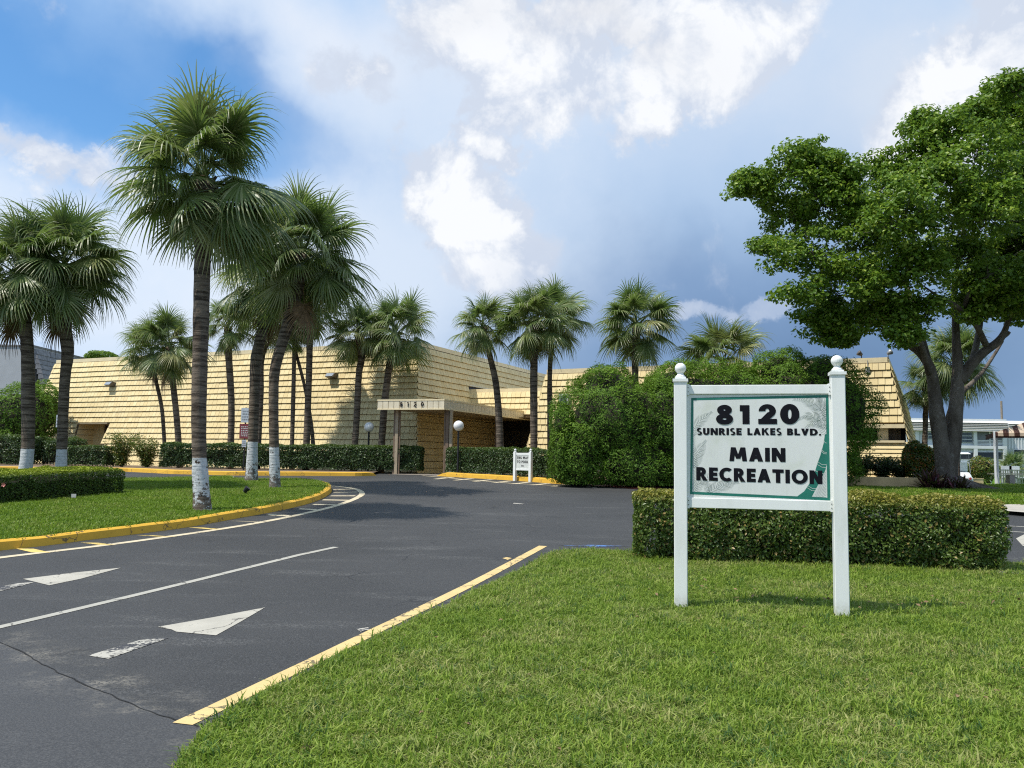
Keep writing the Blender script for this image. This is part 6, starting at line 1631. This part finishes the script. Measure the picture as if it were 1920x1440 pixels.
# golf cart, seen from behind its white body
def golf_cart():
    D = 44.0; b = atY(1790, 914, D); b.z = gz(b.x, b.y); root = empty('golf_cart', b, math.radians(-12)); tag(root, 'white golf cart parked behind the shade tree trunk', 'golf cart')
    g = MB(); g.hexa([(-.58, -1.1, .32), (.58, -1.1, .32), (.58, 1.1, .32), (-.58, 1.1, .32), (-.56, -1.15, .62), (.56, -1.15, .62), (.56, 1.1, .70), (-.56, 1.1, .70)]); g.hexa([(-.54, -1.1, .62), (.54, -1.1, .62), (.54, -.2, .66), (-.54, -.2, .66), (-.46, -.95, .86), (.46, -.95, .86), (.46, -.3, .90), (-.46, -.3, .90)]); bd_ = g.build('body', M['cart'], root, bevel=.04)
    g = MB(); g.box((0, -1.14, .30), (1.16, .12, .16)); g.build('bumper', M['rubber'], root)
    for s_ in (-1, 1):
        g = MB(); g.lathe([(.06, 0), (.06, .02), (.001, .03)], (0, 0, 0), 10, M=Matrix.Translation((s_ * .42, -1.15, .56)) @ Matrix.Rotation(math.pi / 2, 4, 'X')); g.build('tail_light', M['red_lens'], root)
        g = MB(); g.tube([(s_ * .5, -.9, .85), (s_ * .48, -.75, 1.78)], .018, 6); g.tube([(s_ * .5, .75, .75), (s_ * .47, .5, 1.78)], .018, 6); g.build('roof_post', M['metal_grey'], root)
        for y_ in (-.75, .8):
            Mw = Matrix.Translation((s_ * .5, y_, .23)) @ Matrix.Rotation(math.pi / 2, 4, 'Y'); g = MB(); g.lathe([(.10, -.09), (.21, -.09), (.23, -.06), (.23, .06), (.21, .09), (.10, .09)], (0, 0, 0), 18, M=Mw); w_ = g.build('wheel', M['rubber'], root)
            g = MB(); g.lathe([(.11, -.095), (.11, .095)], (0, 0, 0), 12, M=Mw); g.build('rim', M['metal_grey'], w_)
    g = MB(); g.hexa([(-.56, -1.0, 1.78), (.56, -1.0, 1.78), (.56, .75, 1.78), (-.56, .75, 1.78), (-.46, -.85, 1.87), (.46, -.85, 1.87), (.46, .6, 1.87), (-.46, .6, 1.87)]); g.build('roof', M['cart'], root, bevel=.02)
    g = MB(); g.box((0, -.15, .86), (1.0, .5, .14)); g.box((0, -.42, 1.15), (1.0, .10, .45)); g.build('seat', M['white_trim'], root)
    g = MB(); g.tube([(-.25, .55, .9), (-.25, .30, 1.12)], .015, 6); g.lathe([(.16, -.012), (.175, 0), (.16, .012)], (0, 0, 0), 14, M=Matrix.Translation((-.25, .28, 1.13)) @ Matrix.Rotation(.7, 4, 'X')); g.build('steering_wheel', M['rubber'], root)
golf_cart()

# ------------------------------------------------------------------ apartment buildings
def apartment_right():
    Y = 118.0; o0 = atY(1800, 905, Y); zb = o0.z - .3; root = empty('apartment_building', (o0.x, Y, zb)); tag(root, 'white three storey apartment building with a striped pale tile roof at the right', 'building')
    B = Vector((o0.x, Y, zb))
    def P(x, y, d=0.0): q = atY(x, y, Y); return Vector((q.x, Y + d, q.z))
    def rect(x0, y0, x1, y1, d, th, mt, name, par=None):
        a = P(x0, y1); b = P(x1, y0); g = MB(); g.box(((a.x + b.x) / 2, Y + d, (a.z + b.z) / 2), (b.x - a.x, th, b.z - a.z)); return g.build(name, mt, par or root, base=B)
    rect(1690, 806, 1884, 910, 4.0, 7.8, M['white_wall'], 'wall')
    rect(1884.5, 806, 2080, 910, 5.5, 9.8, M['white_wall2'], 'wall')
    # mansard roof, course by course
    for i in range(6):
        y0 = 788 + i * 3.1; a = P(1702, y0 + 3.3); b = P(1886, y0); g = MB(); g.hexa([(a.x, Y - .9 + .1, a.z), (b.x, Y - .9 + .1, a.z), (b.x, Y + 1, a.z), (a.x, Y + 1, a.z), (a.x + .1, Y - .55 + .15 * (5 - i), b.z), (b.x, Y - .55 + .15 * (5 - i), b.z), (b.x, Y + 1, b.z), (a.x + .1, Y + 1, b.z)]); g.build('roof_course', M['white_tile'], root, base=B)
    for i in range(5):
        y0 = 791 + i * 3.3; a = P(1887, y0 + 3.5); b = P(2080, y0); g = MB(); g.hexa([(a.x, Y + .3, a.z), (b.x, Y + .3, a.z), (b.x, Y + 2, a.z), (a.x, Y + 2, a.z), (a.x, Y + .5 + .15 * (4 - i), b.z), (b.x, Y + .5 + .15 * (4 - i), b.z), (b.x, Y + 2, b.z), (a.x, Y + 2, b.z)]); g.build('roof_course', M['white_tile'], root, base=B)
    rect(1702, 788, 1886, 807, 1.6, 1.8, M['fascia_gap'], 'roof'); rect(1887, 791, 2080, 808, 2.6, 1.8, M['fascia_gap'], 'roof')
    rect(1700, 786.5, 1886, 788.5, .6, 1.5, M['white_trim'], 'parapet')
    for y_ in (838, 871): rect(1700, y_ - 1.6, 1885, y_ + 1.2, -.1, .45, M['white_trim'], 'floor_band')
    for x_ in (1719, 1828, 1883): rect(x_ - 1.6, 808, x_ + 1.6, 906, -.12, .4, M['white_trim'], 'pilaster')
    def win(x0, y0, x1, y1, nv=1, nh=0):
        f = rect(x0, y0, x1, y1, .05, .16, M['white_trim'], 'window')
        for k in range(nv):
            a = x0 + (x1 - x0) * k / nv + .5; b = x0 + (x1 - x0) * (k + 1) / nv - .5
            rect(a, y0 + .6, b, y1 - .6, -.06, .06, M['glass'] if nh else M['glass_dark'], 'pane', f)
        for k in range(nh): yy = y0 + (y1 - y0) * (k + 1) / (nh + 1); rect(x0, yy - .3, x1, yy + .3, -.11, .04, M['white_trim'], 'glazing_bar', f)
    win(1797, 811, 1822, 830, 3, 2); win(1797, 848, 1826, 861, 2); win(1831, 847.5, 1882, 861, 4); win(1740, 811, 1756, 823, 2, 1); win(1738, 843, 1758, 854, 2); win(1702, 811, 1713, 823, 1, 1)
    win(1834, 876, 1846.5, 896, 1, 2); win(1851, 876, 1863, 896, 1, 2); win(1868, 876, 1880, 896, 1, 2); win(1805, 876, 1818, 896, 1, 2)
    w2 = rect(1829.5, 808.5, 1882, 837, .03, .1, M['screen'], 'balcony')
    for k in range(5): rect(1829.5, 826 + k * 2.5, 1882, 826.5 + k * 2.5, -.05, .03, M['white_trim'], 'balcony_rail', w2)
    rect(1855, 808.5, 1856, 837, -.06, .05, M['white_trim'], 'balcony_post', w2)
    win(1901, 843, 1930, 852, 2)
    for k in range(9): rect(1890 + k * 6, 812, 1890.5 + k * 6, 842, .56, .04, M['white_trim'], 'wall_batten')
apartment_right()
def apartment_left():
    Y = 66.0; a = atY(-80, 900, Y); root = empty('apartment_building', (a.x, Y, gz(a.x, Y))); tag(root, 'plain grey apartment block with a dark tiled mansard at the left edge', 'building'); B = Vector((a.x, Y, gz(a.x, Y)))
    p0 = atY(-260, 640, Y); p1 = atY(62, 650, Y); zt = p1.z; z0 = B.z - .5
    g = MB(); g.box(((p0.x + p1.x) / 2, Y + 6, (z0 + zt) / 2), (p1.x - p0.x, 12, zt - z0)); g.build('wall', M['grey_wall'], root, base=B)
    g = MB(); g.box(((p0.x + p1.x) / 2, Y + 6, zt + .06), (p1.x - p0.x + .1, 12.1, .14)); g.build('parapet', M['grey_tile'], root, base=B)
    # tiled mansard on the end, stepping down to the right and back
    for k in range(7):
        for j in range(6):
            t0 = k / 7; g = MB(); z1 = zt - .15 - t0 * 2.7; z2 = z1 - .42; x1 = p1.x + .15 + t0 * .9; x2 = x1 + .18; ya = Y + .1 + j * 2; yb = ya + 1.96
            g.hexa([(x1 - .3, ya, z2), (x2, ya, z2), (x2, yb, z2), (x1 - .3, yb, z2), (x1 - .3, ya, z1), (x1, ya, z1), (x1, yb, z1), (x1 - .3, yb, z1)]); g.build('roof_tile', M['grey_tile'], root, base=B)
    g = MB(); q = p1; g.box((q.x + .45, Y + 5.6, zt - 4.2), (.8, 11, 2.2)); g.build('bay', M['cap'], root, base=B)
    q1 = atY(100, 690, Y + 8); g = MB(); g.box((q1.x, Y + 14, q1.z - 4), (2.4, 10, 10.0)); g.build('rear_wall', M['grey_wall'], root, base=B)
apartment_left()
# low white wall at the far left
q = atY(20, 838, 52); q.z = gz(q.x, q.y); root = empty('garden_wall', q); tag(root, 'pale low wall behind the left hedge', 'wall'); g = MB(); g.box((-3, 0, .9), (12, .2, 1.9)); g.build('wall', M['white_wall'], root)

# utility pole
q = atY(1882, 880, 125.0); q.z = gz(q.x, q.y); root = empty('utility_pole', q); tag(root, 'bare wooden utility pole behind the apartment roof', 'pole')
zt = atY(1882, 752, 125.0).z - q.z; g = MB(); g.tube([(0, 0, 0), (0, 0, zt)], [.20, .15], 8); g.build('pole', M['wood'], root)


# ------------------------------------------------------------------ pool corner at the right
def pool_corner():
    D = 36.0
    def at(px, py, d): q = atY(px, py, d); return q
    c0 = at(1900, 922, D); zz = gz(c0.x, c0.y)
    # deck
    a = at(1842, 905, 52); b = at(1862, 925, 37)
    P = [(a.x, a.y), (b.x - .3, b.y), (b.x + 9, b.y - .5), (a.x + 14, a.y)]
    o = drape('pool_deck', None, .10, M['deck'], 1.5, xy=P)
    # picket fence
    x0 = at(1872, 880, 38.5); x1 = at(2000, 880, 38.0); z0 = gz(x0.x, x0.y) + .12; zt = x0.z
    root = empty('pool_fence', (x0.x, x0.y, z0)); tag(root, 'cream metal picket fence round the pool under the awning', 'fence'); L_ = x1.x - x0.x
    n = 26
    for k in range(n):
        g = MB(); xx = L_ * k / n; big = k % 8 == 0; g.box((xx, 0, (zt - z0) / 2), (.055 if big else .028, .04, zt - z0)); g.build('picket', M['cream_metal'], root)
    for z in (.12, zt - z0 - .03, (zt - z0) * .62): g = MB(); g.box((L_ / 2, -.03, z), (L_, .03, .045)); g.build('rail', M['cream_metal'], root)
    # lime screen fence further back
    x0 = at(1836, 896, 50.0); x1 = at(1960, 896, 50.0); z0 = at(1836, 914, 50.0).z; root = empty('screen_fence', (x0.x, x0.y, z0)); tag(root, 'lime green slatted screen beyond the pool deck', 'fence'); L_ = x1.x - x0.x; h_ = x0.z + .45 - z0 - .35
    for k in range(24): g = MB(); g.box((L_ * (k + .5) / 24, 0, h_ / 2), (L_ / 24 * .86, .04, h_)); g.build('slat', M['lime'], root)
    for k in range(7): g = MB(); g.box((L_ * k / 6, -.04, h_ / 2 + .05), (.07, .07, h_ + .1)); g.build('post', M['white_trim'], root)
    # awning on white posts
    D2 = 36.0; pA_ = at(1861, 818, D2); pB_ = at(1868, 812, D2 + 1.5); zg = gz(pA_.x, D2) + .1
    root = empty('awning', (pA_.x, D2, zg), math.radians(-24)); tag(root, 'brown and cream striped canvas awning on white posts at the right edge', 'awning')
    tl_ = at(1860, 806, D2); tr = at(1920, 792, D2); ztop0 = tl_.z - zg; ztop1 = tr.z - zg; vb = at(1880, 822, D2).z - zg
    W_ = 5.2; n = 26; sw = W_ / n; ev = at(1862, 812, D2).z - zg
    for k in range(n):
        x_ = k * sw; g = MB(); f0 = min(x_ / 1.9, 1) * min((W_ - x_) / 1.9, 1); f1 = min((x_ + sw) / 1.9, 1) * min((W_ - x_ - sw) / 1.9, 1)
        f0 = max(f0, 0.02); f1 = max(f1, 0.02)
        for sg_ in (0, 1):
            yy = lambda f: (1.5 * f) if sg_ == 0 else 3.0 - 1.5 * f
            P4 = [(x_, yy(0), ev), (x_ + sw, yy(0), ev), (x_ + sw, yy(f1), ev + .72 * f1), (x_, yy(f0), ev + .72 * f0)]
            if sg_: P4 = P4[::-1]
            g.hexa([(x, y, z - .012) for x, y, z in P4] + P4)
        g.box((x_ + sw / 2, -.012, ev - .06), (sw, .012, .14))
        g.build('canvas_stripe', M['brown_canvas'] if k % 2 == 0 else M['cream_canvas'], root)
    g = MB(); g.box((W_ / 2, .03, ev - .12), (W_, .04, .16)); g.box((.03, 1.5, ev - .10), (.04, 3.0, .18)); g.build('valance', M['brown_canvas'], root)
    for (x_, y_) in ((.06, 0), (.24, .9), (4.8, .1), (4.9, 1.8)): g = MB(); g.box((x_, y_, ztop0 / 2 - .05), (.075, .075, ztop0 - .02)); g.build('post', M['white_trim'], root)
    # bench / table under the awning
    q = at(1895, 906, 37.0); q.z = gz(q.x, q.y) + .12; root = empty('bench', q); tag(root, 'cream bench on a concrete block under the awning', 'bench')
    g = MB(); g.box((.4, 0, .48), (2.6, .4, .06)); g.build('seat', M['cream_metal'], root); g = MB(); g.box((.0, 0, .20), (.22, .3, .48)); g.build('leg', M['concrete'], root); g = MB(); g.box((1.4, 0, .20), (.22, .3, .48)); g.build('leg', M['concrete'], root)
    # white pool chairs
    for k, px in enumerate((1893, 1908)):
        q = at(px, 895, 39.6); q.z = gz(q.x, q.y) + .12; root = empty('pool_chair', q); tag(root, ('white plastic chair behind the pool fence, nearer the awning posts', 'white plastic chair behind the pool fence, at the photo edge')[k], 'chair', 'white pool chairs')
        g = MB(); g.box((0, 0, .42), (.5, .5, .04)); g.build('seat', M['white_trim'], root); g = MB(); g.box((0, .24, .70), (.48, .04, .5)); g.build('backrest', M['white_trim'], root)
        for sx_ in (-.22, .22):
            for sy_ in (-.22, .22): g = MB(); g.box((sx_, sy_, .20), (.045, .045, .42)); g.build('leg', M['white_trim'], root)
pool_corner()
def litter():
    r = np.random.default_rng(21); P = []
    while len(P) < 420:
        x = r.uniform(-3, 9); y = r.uniform(3.5, 11)
        if inside(lp, x, y): P.append((x, y, gz(x, y) + .045 + .01 * r.random()))
    for (cx, cy, n, s_) in ((-6, 16.6, 40, 1.4), (-5.5, 22, 50, 2.0), (-13, 33.5, 60, 5.0), (.5, 30.5, 60, 3.5), (3.4, 8.9, 60, 1.6), (6.0, 8.6, 60, 1.2), (13.5, 26.0, 120, 3.0)):
        for k in range(n): x = cx + r.normal() * s_; y = cy + r.normal() * s_ * .25; P.append((x, y, gz(x, y) + .13))
    P = np.array(P); N_ = np.tile(np.array([0, 0, 1.0]), (len(P), 1))
    o = link('leaf_litter', leaf_mesh('leaf_litter', P, N_, .045, .5, .35, M['dead'], seed=4)); tag(o, 'small dry brown leaves fallen on the grass and kerbs', 'leaves', kind='stuff')
litter()
print('objects', len(bpy.data.objects), 'tiles', len(tiles))
